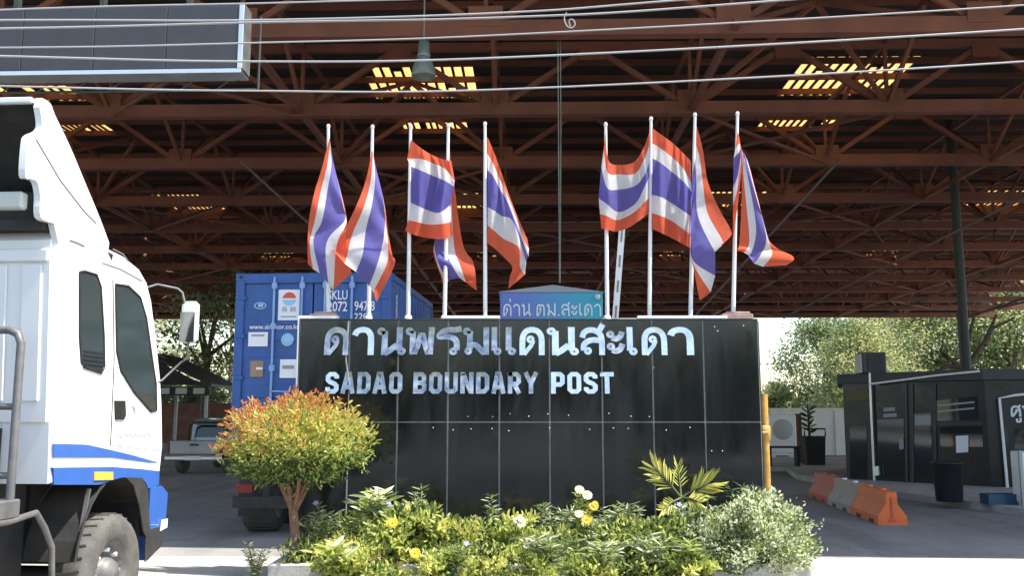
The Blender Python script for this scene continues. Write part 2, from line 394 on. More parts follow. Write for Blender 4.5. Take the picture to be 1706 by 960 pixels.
# ---------------------------------------------------------------- black sign wall
WY = 10.9
def W(px, py, y=WY): return P(px, py, y)
wt = thing('sign_wall', 'polished black tiled border post sign wall with steel lettering', 'sign', (0.2, WY, 0))
xl, xr, zt = -2.495, 2.89, 2.96
b = MB(); b.box((xl, WY, 0), (xr, WY+.42, zt-.004)); b.build('wall_core', M_grout, wt)
jx = [xl] + [W(x, 704).x for x in (580, 662, 746, 832, 916, 1004, 1089, 1175)] + [xr]
jz = [0.02, 0.60, W(800, 704).z, zt]
tl = MB(); gw = 0.0095
for i in range(9):
    for k in range(3):
        dy = random.uniform(-.0015, .0015)
        tl.box((jx[i]+gw, WY-.014+dy, jz[k]+gw), (jx[i+1]-gw, WY+.002, jz[k+1]-gw*.6), 0, .003)
tl.build('granite_tiles', M_granite, wt)
tl = MB()
for sx, x in ((-1, xl), (1, xr)):
    for k in range(3): tl.box((x, WY+.005, jz[k]+gw), (x+sx*.014, WY+.41, jz[k+1]-gw), 0, .003)
tl.box((xl, WY-.012, zt-.004), (xr, WY+.43, zt+.014), 0, .003)
tl.build('end_tiles', M_granite, wt)
t = MB(); t.tube([(xl-.012, WY-.02, .5), (xl-.012, WY-.02, zt+.02)], .011, 6); t.build('corner_trim', M_alu, wt)
for px0, px1 in ((497, 562), (738, 833), (1062, 1212)):
    t = MB(); a = W(px0, 531); c = W(px1, 531); t.box((a.x, WY+.0, zt+.016), (c.x, WY+.05, zt+.05), 0, .004); t.build('top_strip', M_white, wt)
# fixing screws, pale dots in rows by the joint
t = MB()
for px, py in [(x + random.uniform(-6, 6), y + random.uniform(-3, 3)) for x in range(620, 1180, 33) for y in (692, 716) if random.random() < .62] + [(1190,545),(1195,552),(1238,543),(1185,752),(1203,752),(663,640),(1089,613)]:
    p = W(px, py); t.lathe([(0.0,-.0195),(.006,-.019),(.007,-.013)], (p.x, WY, p.z), (0,1,0), 8)
t.build('screw_heads', M_alu, wt)
t = MB(); a = W(582, 536); c = W(579, 600); e = W(582, 640)
t.tube([(a.x, WY-.05, a.z), (c.x-.01, WY-.05, c.z), (e.x, WY-.02, e.z), (e.x, WY-.02, .5)], .010, 6); t.build('conduit', M_bar, wt)
# lettering
GL = {
 'O': (.6, [([(.1,.2),(.1,.8),(.2,.9),(.4,.9),(.5,.8),(.5,.2),(.4,.1),(.2,.1)], 1)]),
 'D': (.6, [([(.1,.1),(.1,.9),(.38,.9),(.5,.78),(.5,.22),(.38,.1)], 1)]),
 'A': (.62, [([(.08,0),(.26,.92),(.36,.92),(.54,0)], 0), ([(.15,.3),(.47,.3)], 0)]),
 'S': (.6, [([(.5,.70),(.5,.8),(.4,.9),(.2,.9),(.1,.8),(.1,.64),(.2,.54),(.4,.46),(.5,.36),(.5,.2),(.4,.1),(.2,.1),(.1,.2),(.1,.30)], 0)]),
 'B': (.6, [([(.1,.5),(.1,.9),(.38,.9),(.48,.8),(.48,.6),(.38,.5)], 1), ([(.1,.1),(.1,.5),(.4,.5),(.5,.4),(.5,.2),(.4,.1)], 1)]),
 'U': (.6, [([(.1,1),(.1,.2),(.2,.1),(.4,.1),(.5,.2),(.5,1)], 0)]),
 'N': (.6, [([(.1,0),(.1,1)], 0), ([(.5,0),(.5,1)], 0), ([(.12,.93),(.48,.07)], 0)]),
 'R': (.62, [([(.1,0),(.1,1)], 0), ([(.12,.45),(.12,.9),(.4,.9),(.5,.8),(.5,.55),(.4,.45)], 1), ([(.3,.42),(.52,0)], 0)]),
 'Y': (.64, [([(.07,1),(.32,.46),(.57,1)], 0), ([(.32,.5),(.32,0)], 0)]),
 'P': (.6, [([(.1,0),(.1,1)], 0), ([(.12,.42),(.12,.9),(.4,.9),(.5,.8),(.5,.52),(.4,.42)], 1)]),
 'T': (.6, [([(0,.9),(.6,.9)], 0), ([(.3,.88),(.3,0)], 0)]),
}
def stroke(mb, pts, closed, sw, fx, y0, y1):
    pts = [Vector(p) for p in pts]; n = len(pts); L, R = [], []
    for i, p in enumerate(pts):
        pr = pts[i-1] if (i or closed) else None; nx = pts[(i+1) % n] if (i < n-1 or closed) else None
        d1 = (p-pr).normalized() if pr is not None else None; d2 = (nx-p).normalized() if nx is not None else None
        d1 = d1 or d2; d2 = d2 or d1
        n1 = Vector((-d1.y, d1.x)); n2 = Vector((-d2.y, d2.x)); m = (n1+n2).normalized(); k = sw/2/max(.35, m.dot(n1))
        L.append(p+m*k); R.append(p-m*k)
    for i in range(n if closed else n-1):
        j = (i+1) % n; q = [L[i], R[i], R[j], L[j]]
        mb.prism([tuple(a) for a in q], lambda a: fx(a, y1), lambda a: fx(a, y0))

def cmr(p0, p1, p2, p3, t):
    return 0.5*((2*p1) + (-p0+p2)*t + (2*p0-5*p1+4*p2-p3)*t*t + (-p0+3*p1-3*p2+p3)*t**3)
def smooth2(pts, n=5):
    pts = [Vector(p) for p in pts]; K = len(pts); out = []
    for i in range(K-1):
        q = [pts[max(i-1,0)], pts[i], pts[i+1], pts[min(i+2,K-1)]]
        out += [cmr(*q, k/n) for k in range(n)]
    return out + [pts[-1]]
# letters: (width, curved strokes, straight strokes, loops)
_arch = [(.1,0),(.1,.5),(.13,.70),(.24,.85),(.43,.905),(.62,.85),(.73,.70),(.76,.5),(.76,0)]
TH = {
 'do': (.86, [_arch], [[(.15,.02),(.40,.34),(.475,.52)]], [(.375,.56)]),
 'to': (.86, [[(.1,0),(.1,.5),(.12,.72),(.22,.87),(.33,.88),(.43,.78),(.53,.88),(.64,.87),(.74,.72),(.76,.5),(.76,0)]], [[(.15,.02),(.40,.34),(.475,.52)]], [(.375,.56)]),
 'aa': (.70, [[(.06,.70),(.13,.84),(.30,.905),(.47,.87),(.57,.74),(.60,.55),(.60,0)]], [], []),
 'no': (.98, [], [[(.26,.86),(.26,.0)], [(.26,.05),(.44,.16),(.66,.36)], [(.74,1),(.74,.16)]], [(.14,.85),(.82,.13)]),
 'pho': (1.0, [], [[(.24,.86),(.25,.12),(.33,.12),(.51,.70),(.57,.70),(.75,.12),(.83,.12),(.88,1)]], [(.13,.85)]),
 'ro': (.84, [[(.82,.95),(.62,.90),(.38,.90),(.16,.80),(.09,.66),(.34,.66),(.56,.60),(.66,.46),(.67,.18)]], [], [(.56,.13)]),
 'mo': (.94, [[(.27,.32),(.44,.36),(.60,.22),(.76,.05)]], [[(.26,.86),(.24,.2)], [(.82,1),(.82,0)]], [(.14,.85),(.20,.14)]),
 'e': (.46, [], [[(.12,1),(.12,.16)]], [(.23,.13)]),
 'so': (.86, [[(.07,.62),(.14,.80),(.30,.89),(.50,.88),(.68,.76),(.75,.55),(.75,0)], [(.74,.50),(.52,.54),(.28,.50),(.13,.36),(.12,.16)]], [[(.66,.86),(.80,1.10)]], [(.26,.15)]),
 'a': (.56, [[(.16,.62),(.30,.58),(.44,.66),(.52,.84)], [(.16,.18),(.30,.14),(.44,.22),(.52,.40)]], [], [(.12,.74),(.12,.30)]),
 'ek': (.2, [], [[(.1,1.12),(.1,1.38)]], []),
 'dot': (.25, [], [[(.06,.08),(.22,.08)]], []),
}
def thai(mb, key, fx, sw, y0, y1):
    w, cur, st, lp = TH[key]; q = 0
    for pts in cur: stroke(mb, smooth2(pts), 0, sw, fx, y0-.0011*q, y1); q += 1
    for pts in st: stroke(mb, pts, 0, sw*(.72 if key in ('do','to') else 1), fx, y0-.0011*q, y1); q += 1
    for c in lp:
        r = .085; stroke(mb, [(c[0]+r*math.cos(a*math.pi/8), c[1]+r*math.sin(a*math.pi/8)) for a in range(16)], 1, .105 if sw > .15 else .075, fx, y0-.0011*q, y1); q += 1
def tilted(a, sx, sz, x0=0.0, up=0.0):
    """lean each letter face to steer its sky reflection, plus a random wobble"""
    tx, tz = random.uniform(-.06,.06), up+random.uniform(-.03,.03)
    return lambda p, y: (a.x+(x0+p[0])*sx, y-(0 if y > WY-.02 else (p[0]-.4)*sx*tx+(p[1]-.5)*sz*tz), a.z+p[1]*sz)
for key, x0_, x1_ in (('do',541.5,582.5),('aa',588,624.5),('no',628,679),('pho',676,726),('ro',728,770),('mo',771,816),('e',818,840),('e',841.5,864.5),('do',865.5,907),('no',910.5,965),('so',966.5,1007),('a',1011,1038),('e',1043,1065),('do',1068.5,1110),('aa',1113.5,1154)):
    a = W(x0_, 592.5); c = W(x1_, 545.5); t = MB()
    thai(t, key, tilted(a, (c.x-a.x)/TH[key][0], c.z-a.z, 0, -.24 if x0_ < 865 and key != 'aa' or key == 'a' else -.11), .20, WY-.036, WY-.016); t.build('letter', M_polishdim if (x0_ < 865 and key != 'aa') or key == 'a' else M_polishbright, wt)
words = [('SADAO', 543, 671), ('BOUNDARY', 689, 896), ('POST', 918, 1022)]
for word, p0, p1 in words:
    a = W(p0, 656.5); c = W(p1, 620.5); gap = .12
    tot = sum(GL[ch][0] for ch in word) + gap*(len(word)-1); sx = (c.x-a.x)/tot; sz = c.z-a.z; x = 0
    for ch in word:
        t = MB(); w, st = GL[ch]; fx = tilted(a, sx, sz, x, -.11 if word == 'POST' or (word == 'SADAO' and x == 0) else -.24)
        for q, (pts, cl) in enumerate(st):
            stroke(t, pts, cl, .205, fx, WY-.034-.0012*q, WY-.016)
        t.build('letter', M_polishbright if word == 'POST' or (word == 'SADAO' and x == 0) else M_polishdim, wt); x += w + gap
# blocks lying on the wall
for px0, px1, lab in ((512, 558, 'left'), (1206, 1258, 'right')):
    a = W(px0, 531); c = W(px1, 518)
    t = MB(); t.box((a.x, WY+.08, zt+.015), (c.x, WY+.30, zt+.085), 0, .012); t.box((a.x+.05, WY+.10, zt+.087), (c.x-.03, WY+.28, zt+.11), 0, .01)
    tag(t.build('stone_block', M_stone), 'flat pinkish stone block lying on the %s end of the black sign wall' % lab, 'stone block', 'stone blocks on the sign wall')

# ---------------------------------------------------------------- flags
FM = bpy.data.materials.new('tricolour_cloth'); FM.use_nodes = True
nt = FM.node_tree; N = nt.nodes; L = nt.links; bs = N['Principled BSDF']
uv = N.new('ShaderNodeUVMap'); sp = N.new('ShaderNodeSeparateXYZ'); L.new(uv.outputs[0], sp.inputs[0])
cr = N.new('ShaderNodeValToRGB'); cr.color_ramp.interpolation = 'CONSTANT'; E_ = cr.color_ramp.elements
RED, WHT, BLU = (0.80, 0.15, 0.075, 1), (0.82, 0.80, 0.80, 1), (0.17, 0.15, 0.46, 1)
E_[0].position = 0; E_[0].color = RED; E_[1].position = 1/6; E_[1].color = WHT
for ps, c_ in ((1/3, BLU), (2/3, WHT), (5/6, RED)): e = E_.new(ps); e.color = c_
L.new(sp.outputs[1], cr.inputs[0]); L.new(cr.outputs[0], bs.inputs['Base Color']); bs.inputs['Roughness'].default_value = .7
bs.inputs['Specular IOR Level'].default_value = .25
wv = N.new('ShaderNodeTexNoise'); wv.inputs['Scale'].default_value = 5.0; tcn = N.new('ShaderNodeTexCoord')
L.new(tcn.outputs['Object'], wv.inputs['Vector']); bp = N.new('ShaderNodeBump'); bp.inputs['Strength'].default_value = .35; bp.inputs['Distance'].default_value = .06
L.new(wv.outputs[0], bp.inputs['Height']); L.new(bp.outputs[0], bs.inputs['Normal'])
tr = N.new('ShaderNodeBsdfTranslucent'); L.new(cr.outputs[0], tr.inputs[0]); mx = N.new('ShaderNodeMixShader'); mx.inputs[0].default_value = .55
L.new(bs.outputs[0], mx.inputs[1]); L.new(tr.outputs[0], mx.inputs[2]); L.new(mx.outputs[0], N['Material Output'].inputs[0])

VN = [0, 1/6, 1/3, 2/3, 5/6, 1]
def cmr(p0, p1, p2, p3, t):
    return 0.5*((2*p1) + (-p0+p2)*t + (2*p0-5*p1+4*p2-p3)*t*t + (-p0+3*p1-3*p2+p3)*t**3)
def flag_cloth(cols, depths, Y, org, sc, parent, ph, amp=.05):
    """cols: for each column from hoist to fly the six stripe limits (picture points), depths: metres off the pole plane"""
    K = len(cols); A = np.array(cols, float)  # K x 6 x 2
    A = A / sc + np.array(org)
    D = np.array(depths, float)
    nu, nv = 10*(K-1), 24
    vs, uvs = [], []
    for i in range(nu+1):
        u = i/nu*(K-1); k = min(int(u), K-2); t = u-k
        idx = [max(k-1,0), k, k+1, min(k+2,K-1)]
        col = cmr(*[A[q] for q in idx], t); dep = cmr(*[D[q] for q in idx], t)
        for j in range(nv+1):
            v = j/nv; q = max(0, min(4, next((n for n in range(5) if v <= VN[n+1]+1e-9), 4))); w = (v-VN[q])/(VN[q+1]-VN[q])
            p = col[q]*(1-w)+col[q+1]*w
            uu = i/nu
            dy = dep + amp*min(1, 2.5*uu)*math.sin(ph + 9.0*uu + 3.2*v) + .35*amp*min(1,3*uu)*math.sin(ph*2 + 21*uu - 5*v)
            vs.append(P(p[0], p[1], Y+dy)); uvs.append((uu, v))
    fs = [(i*(nv+1)+j, i*(nv+1)+j+1, (i+1)*(nv+1)+j+1, (i+1)*(nv+1)+j) for i in range(nu) for j in range(nv)]
    mb = MB(); mb.add(vs, fs, 0, True); o = mb.build('flag_cloth', FM, parent)
    ul = o.data.uv_layers.new(name='UVMap')
    for lp_ in o.data.loops: ul.data[lp_.index].uv = uvs[lp_.vertex_index]
    return o
A5, A6, S5 = (480, 180), (920, 180), 1173/440.0
FL = [
 (A5, (547.5,520), (547,213), [
   [(184,130),(187,150),(190,180),(200,235),(204,260),(207,290)],
   [(150,265),(172,262),(192,255),(222,330),(228,350),(233,370)],
   [(118,370),(145,370),(175,360),(246,440),(250,450),(255,460)],
   [(95,480),(118,500),(150,500),(250,500),(258,515),(263,530)],
   [(86,600),(96,600),(112,590),(170,600),(215,610),(255,570)],
   [(88,692),(110,715),(140,735),(178,780),(200,808),(282,735)]],
   [0,-.04,-.10,-.16,-.18,-.14], 'limp flag with orange left edge and violet right side on the leftmost pole', .4),
 (A5, (614,529), (620.6,214), [
   [(374,180),(377,200),(381,222),(395,285),(400,305),(405,330)],
   [(345,320),(367,320),(386,318),(418,380),(424,410),(430,440)],
   [(300,440),(338,435),(372,430),(430,480),(436,520),(445,560)],
   [(225,590),(285,560),(345,540),(425,570),(442,600),(462,650)],
   [(203,618),(265,640),(330,650),(400,680),(438,690),(472,700)],
   [(197,628),(250,690),(300,728),(360,790),(378,815),(392,862)]],
   [0,-.06,-.14,-.2,-.22,-.2], 'flag draped into a wide skirt with long red left edge on the second pole', 1.3),
 (A5, (680,532), (684,213), [
   [(546,140),(528,225),(546,258),(545,420),(535,497),(520,545)],
   [(583,172),(588,225),(594,278),(590,440),(580,507),(560,563)],
   [(630,203),(640,243),(645,300),(632,458),(625,517),(612,576)],
   [(682,226),(696,270),(697,322),(672,464),(680,514),(680,582)],
   [(724,234),(740,322),(736,348),(722,430),(725,505),(730,567)]],
   [0,-.07,.02,-.06,.03], 'square hanging flag with its blue band wide open facing the road', 2.0),
 (A5, (740.6,530), (747,212), [
   [(713,140),(711,190),(709,240),(704,430),(702,500),(700,560)],
   [(735,320),(722,350),(710,390),(680,530),(668,570),(655,600)],
   [(775,600),(737,610),(700,615),(650,600),(647,625),(646,650)],
   [(824,690),(765,700),(735,710),(668,690),(672,720),(676,740)],
   [(838,812),(790,775),(762,755),(712,765),(704,785),(690,797)]],
   [.12,.12,.08,.05,.06], 'limp flag mostly hidden behind the square blue banded one', 2.9),
 (A5, (808.5,528), (808,209), [
   [(884,125),(884,200),(886,275),(886,440),(886,520),(884,600)],
   [(912,190),(908,240),(910,300),(915,455),(916,545),(915,622)],
   [(945,280),(936,305),(938,355),(948,478),(958,580),(950,655)],
   [(990,410),(984,412),(985,440),(1000,505),(1026,620),(995,705)],
   [(1045,545),(1052,590),(1060,640),(1052,662),(1030,700),(985,750)],
   [(1062,580),(1070,625),(1068,650),(1058,672),(1052,740),(978,803)]],
   [0,-.05,.02,-.06,.0,.05], 'flag falling diagonally to the right with a red tail, fifth pole by the kiosk', 3.6),
 (A6, (1011.5,530), (1009,210), [
   [(237,108),(228,185),(218,260),(206,400),(212,470),(218,535)],
   [(250,232),(247,285),(245,355),(242,425),(242,478),(242,540)],
   [(300,252),(300,294),(300,360),(295,462),(290,497),(288,548)],
   [(365,238),(368,290),(368,345),(368,425),(360,465),(345,528)],
   [(404,180),(405,235),(408,300),(408,355),(408,420),(400,490)],
   [(432,105),(431,165),(430,245),(430,305),(430,398),(428,468)]],
   [0,-.06,.06,.0,-.03,.04], 'flag sagging like a hammock between its own pole and the next pole', .9),
 (A6, (1082,529), (1084.6,200.6), [
   [(444,88),(444,155),(446,222),(442,385),(442,465),(442,535)],
   [(485,118),(485,180),(486,245),(484,395),(484,478),(484,555)],
   [(535,155),(535,220),(535,285),(535,425),(535,503),(535,580)],
   [(580,197),(582,268),(585,328),(580,455),(576,533),(575,602)],
   [(614,234),(616,330),(620,372),(616,480),(613,560),(613,622)]],
   [0,-.06,.02,-.04,.03], 'broad flag spread flat showing all its stripes on the second right pole', 1.7),
 (A6, (1150,529), (1157.8,194), [
   [(636,58),(632,140),(628,220),(620,300),(618,380),(616,440)],
   [(668,180),(656,225),(636,260),(618,360),(617,420),(616,470)],
   [(692,330),(668,320),(640,330),(618,430),(616,500),(614,530)],
   [(745,455),(690,465),(648,480),(614,580),(613,620),(614,650)],
   [(797,552),(758,592),(716,626),(628,680),(628,698),(628,715)],
   [(765,594),(740,612),(724,632),(724,745),(704,818),(655,857)]],
   [.06,.0,-.10,-.14,-.12,-.05], 'long wrung flag with a red band swinging to a point and a blue lower fold', 2.2),
 (A6, (1220.8,519), (1228.6,192), [
   [(823,108),(814,180),(806,220),(804,350),(803,430),(802,590)],
   [(828,120),(828,160),(826,200),(824,300),(822,360),(826,420)],
   [(834,160),(838,175),(842,185),(848,195),(852,205),(855,215)],
   [(842,360),(852,330),(870,310),(900,370),(905,380),(910,390)],
   [(832,590),(875,575),(905,530),(950,570),(958,580),(964,590)],
   [(822,628),(860,632),(885,640),(925,652),(975,650),(1072,662)],
   [(824,634),(850,640),(868,650),(895,690),(935,705),(1040,698)]],
   [0,-.02,-.08,-.12,-.14,-.12,-.1], 'narrow flag on the rightmost pole with a red tail curling out to the right', 3.1),
]
for org, pb, pt, cols, deps, lab, ph in FL:
    FY = WY + .2
    top = P(pt[0], pt[1], FY); base = P(pb[0], pb[1], FY); base.z = zt+.014
    tx = thing('flag_on_pole', lab, 'flag', base, 0, 'tricolour flags on the sign wall')
    t = MB(); t.tube([base, base.lerp(top, .5), top], [.026, .023, .018], 12); t.build('pole', M_polewhite, tx)
    t = MB(); t.lathe([(0,.05),(.016,.045),(.024,.025),(.022,.0),(.014,-.006)], top, (0,0,1), 12); t.build('finial', M_polewhite, tx)
    t = MB(); t.lathe([(.045,0),(.045,.05),(.027,.06)], base, (0,0,1), 14); t.build('socket', M_polewhite, tx)
    flag_cloth(cols, deps, FY - .028, org, S5, tx, ph)

# ---------------------------------------------------------------- kiosk with blue fascia behind the wall
KY = 16.0
a = P(833, 532, KY); c = P(1004, 487, KY); ap = P(935, 474, KY)
kt = thing('immigration_kiosk', 'small kiosk behind the wall with blue teal sign band and white pyramid roof', 'kiosk', ((a.x+c.x)/2, KY+.9, 0))
z0, z1 = 3.42, P(900, 487, KY).z
t = MB(); t.box((a.x+.1, KY+.1, 0), (c.x-.1, KY+1.75, z0+.05)); t.build('cabin', M_white, kt)
t = MB(); t.box((a.x+.3, KY+.085, 1.1), (c.x-.3, KY+.098, 2.2)); t.build('window', M_glass, kt)
M_fascia = bpy.data.materials.new('blue_teal_printed_board'); M_fascia.use_nodes = True
n_ = M_fascia.node_tree.nodes; l_ = M_fascia.node_tree.links; tc = n_.new('ShaderNodeTexCoord'); sx_ = n_.new('ShaderNodeSeparateXYZ'); l_.new(tc.outputs['Generated'], sx_.inputs[0])
r_ = n_.new('ShaderNodeValToRGB'); r_.color_ramp.elements[0].color = (.13, .19, .50, 1); r_.color_ramp.elements[0].position = .2; r_.color_ramp.elements[1].color = (.04, .40, .50, 1); r_.color_ramp.elements[1].position = .9
l_.new(sx_.outputs[0], r_.inputs[0]); l_.new(r_.outputs[0], n_['Principled BSDF'].inputs['Base Color']); n_['Principled BSDF'].inputs['Roughness'].default_value = .4
t = MB(); t.box((a.x, KY, z0), (c.x, KY+1.85, z1), 0, .01); fs = t.build('fascia', M_fascia, kt)
t = MB(); xs = 0.0; k_ = (c.x-a.x-.10)/9.35; b0 = Vector((a.x+.05, 0, P(850,527,KY).z)); hz = (P(850,506,KY).z-b0.z)
for key, adv in (('do',.98),('ek',0),('aa',.80),('no',1.42),('to',.98),('mo',1.06),('dot',.36),('so',.98),('a',.70),('e',.52),('do',.98),('aa',.75)):
    if key == 'ek': thai(t, key, lambda p, y, x_=xs-.38: (b0.x+(x_+p[0])*k_, y, b0.z+p[1]*hz), .12, KY-.010, KY-.0005); continue
    thai(t, key, lambda p, y, x_=xs: (b0.x+(x_+p[0])*k_, y, b0.z+p[1]*hz), .125, KY-.010, KY-.0005); xs += adv
t.build('lettering', M_sticker, fs)
t = MB(); e = .02; cx, cy, cz = ap.x-.1, KY+.92, ap.z+.12
q = [(a.x-e, KY-e, z1+.005), (c.x+e, KY-e, z1+.005), (c.x+e, KY+1.87, z1+.005), (a.x-e, KY+1.87, z1+.005)]
t.add(q + [(cx, cy, cz)], [(0,1,4),(1,2,4),(2,3,4),(3,0,4),(3,2,1,0)]); t.box((a.x-e, KY-e, z1+.001), (c.x+e, KY+1.87, z1+.003)); t.build('roof', M_white, kt)
t = MB(); p = P(995, 497, KY); t.lathe([(0,-.03),(.04,-.02),(.05,.03),(.03,.07)], (p.x, KY-.08, p.z), (0,-.5,.8), 12); t.box((p.x-.01, KY-.07, p.z), (p.x+.01, KY, p.z+.02)); t.build('camera_dome', M_white, kt)

# raised boom barrier
bt = P(1037, 372, 15.2); bb = P(1022, 570, 15.2)
bg = thing('boom_barrier', 'raised white boom barrier arm with dark marks behind the flags', 'barrier', (bb.x-.15, 15.2, 0))
t = MB(); t.box((bb.x-.32, 15.02, 0), (bb.x+.12, 15.4, 1.1), 0, .03); t.build('housing', M_yellow, bg)
d_ = (bt-bb).normalized(); pb_ = bb - d_*(bb.z-1.0)/d_.z
t = MB(); t.beam(pb_, bt, .10, .05); arm = t.build('arm', M_white, bg)
for k in range(9):
    t = MB(); q = pb_.lerp(bt, .08+.105*k); t.beam(q+Vector((0,-.0285,0)), q+d_*.2+Vector((0,-.0285,0)), .03, .006)
    t.build('arm_mark', M_brown, arm)

# ---------------------------------------------------------------- planter and its plants
pl = thing('planter', 'low grey concrete planter box in front of the black sign wall', 'planter', (0.2, 10.2, 0))
px0, px1, py0, py1, ph_ = -2.45, 3.0, 9.62, 10.86, .36
t = MB()
t.box((px0, py0, 0), (px1, py0+.12, ph_), 0, .01); t.box((px0, py0+.121, 0), (px0+.12, py1, ph_), 0, .01); t.box((px1-.12, py0+.121, 0), (px1, py1, ph_), 0, .01)
t.build('border', M_conc, pl)
t = MB(); t.add([(px0+.1, py0+.1, ph_-.06), (px1-.1, py0+.1, ph_-.06), (px1-.1, py1, ph_-.06), (px0+.1, py1, ph_-.06)], [(0,1,2,3)]); t.build('soil', M_soil, pl)

def unit(a): return a/np.maximum(np.linalg.norm(a, axis=1, keepdims=True), 1e-9)
def leaves(name, pos, dr, ln, wd, mi, mats, parent=None, fold=.25):
    n = len(pos); dr = unit(dr); rnd = unit(rng.normal(size=(n,3)))
    sd = unit(np.cross(dr, rnd)); nm = np.cross(dr, sd)
    ln = ln[:,None]; wd = wd[:,None]
    v = np.empty((n,6,3))
    v[:,0] = pos; v[:,1] = pos+dr*ln*.35+sd*wd*.5+nm*wd*fold; v[:,2] = pos+dr*ln*.75+sd*wd*.36+nm*wd*(fold-.1)
    v[:,3] = pos+dr*ln-nm*ln*.10; v[:,4] = pos+dr*ln*.75-sd*wd*.36+nm*wd*(fold-.1); v[:,5] = pos+dr*ln*.35-sd*wd*.5+nm*wd*fold
    me = bpy.data.meshes.new(name); V = v.reshape(-1,3)
    if parent is not None:
        inv = np.array(WM[parent.name].inverted()); V = V@inv[:3,:3].T + inv[:3,3]
    b0 = np.arange(n)[:,None]*6
    F = np.concatenate([b0+np.array([[0,1,2,3]]), b0+np.array([[0,3,4,5]])], axis=1).reshape(-1)
    me.vertices.add(n*6); me.vertices.foreach_set('co', V.reshape(-1))
    me.loops.add(n*8); me.loops.foreach_set('vertex_index', F)
    me.polygons.add(n*2); me.polygons.foreach_set('loop_start', np.arange(n*2)*4); me.polygons.foreach_set('loop_total', np.full(n*2,4))
    for m in mats: me.materials.append(m)
    me.polygons.foreach_set('material_index', np.repeat(mi, 2)); me.update(calc_edges=True)
    o = bpy.data.objects.new(name, me); COL.objects.link(o)
    if parent is not None: o.parent = parent; WM[o.name] = WM[parent.name]
    return o
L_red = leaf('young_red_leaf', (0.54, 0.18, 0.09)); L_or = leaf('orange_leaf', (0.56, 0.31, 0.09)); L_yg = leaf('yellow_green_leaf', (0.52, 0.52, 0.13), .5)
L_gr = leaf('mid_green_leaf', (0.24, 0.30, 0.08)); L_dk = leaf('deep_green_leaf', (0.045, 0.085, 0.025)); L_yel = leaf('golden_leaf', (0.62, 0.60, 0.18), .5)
L_pale = leaf('pale_variegated_leaf', (0.66, 0.69, 0.46)); L_grey = leaf('grey_green_leaf', (0.15, 0.20, 0.10)); L_lime = leaf('lime_leaf', (0.46, 0.51, 0.14), .5)
L_palm = leaf('yellow_palm_leaf', (0.72, 0.69, 0.20), .5); L_far = leaf('far_green_leaf', (0.18, 0.23, 0.085), .5); L_far2 = leaf('far_yellow_green_leaf', (0.42, 0.41, 0.17), .55); L_far3 = leaf('far_blue_green_leaf', (0.17, 0.24, 0.15), .55)
M_purp = leaf('lilac_petal', (0.42, 0.36, 0.72), .3); M_petalw = leaf('cream_petal', (0.78, 0.72, 0.48), .3); M_petaly = leaf('yellow_petal', (0.72, 0.52, 0.05), .3); M_stem = mat('green_stem', (0.12, 0.14, 0.05), .7)

# topiary tree
c0 = P(493, 742, 10.05); base = P(491, 912, 10.05); base.z = ph_-.06
tt = thing('topiary_tree', 'small round topped tree with orange red new leaves at the wall corner', 'tree', base)
rx, rz = .74, .49
t = MB(); j = P(488, 842, 10.05)
t.tube([base, base.lerp(j,.5)+Vector((.015,0,0)), j], [.062,.048,.046], 10)
for k in range(9):
    an = k*2*math.pi/9+.3; e = c0 + Vector((math.cos(an)*.36, math.sin(an)*.36, -.06+.12*random.random())); st = base.lerp(j, .78+.22*random.random())
    m_ = st.lerp(e,.45)+Vector((0,0,-.02)); t.tube([st, m_, e], [.028,.018,.008], 7)
    for q in range(3):
        e2 = e+Vector((random.uniform(-.25,.25), random.uniform(-.25,.25), random.uniform(.05,.3))); t.tube([m_, e2], [.012,.005], 5)
t.build('trunk', M_bark, tt)
n = 9500
u = unit(rng.normal(size=(n,3))); rr = rng.random(n)**.28
lump = 1 + .06*np.sin(u[:,0]*15+3)*np.sin(u[:,2]*13)*np.sin(u[:,1]*14+1) + .13*np.sin(u[:,0]*7+1)*np.sin(u[:,1]*6+2) + .07*np.sin(u[:,2]*9+u[:,0]*5)
q = u*rr[:,None]*lump[:,None]
sh_u = unit(rng.normal(size=(90,3))+np.array([0,0,.3])); sh_k = rng.integers(0,90,1100); q[:1100] = sh_u[sh_k]*rng.uniform(.92,1.17,1100)[:,None] + rng.normal(size=(1100,3))*.022
u[:1100] = sh_u[sh_k]; rr[:1100] = 1.0
q[:,2] = np.where(q[:,2] < 0, q[:,2]*.85, q[:,2])
pos = np.array(c0) + q*np.array([rx, rx*.92, rz])
dr = u*.7 + rng.normal(size=(n,3))*.5 + np.array([0,0,.35])
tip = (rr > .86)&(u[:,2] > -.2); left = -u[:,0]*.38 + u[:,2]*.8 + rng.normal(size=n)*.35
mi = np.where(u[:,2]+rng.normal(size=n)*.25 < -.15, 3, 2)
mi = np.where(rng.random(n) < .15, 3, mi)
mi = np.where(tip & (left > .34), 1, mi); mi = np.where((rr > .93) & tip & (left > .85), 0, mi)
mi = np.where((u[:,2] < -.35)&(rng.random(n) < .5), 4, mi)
leaves('crown', pos, dr, rng.uniform(.035,.085,n), rng.uniform(.015,.032,n), mi, [L_red, L_or, L_yg, L_gr, L_dk], tt)

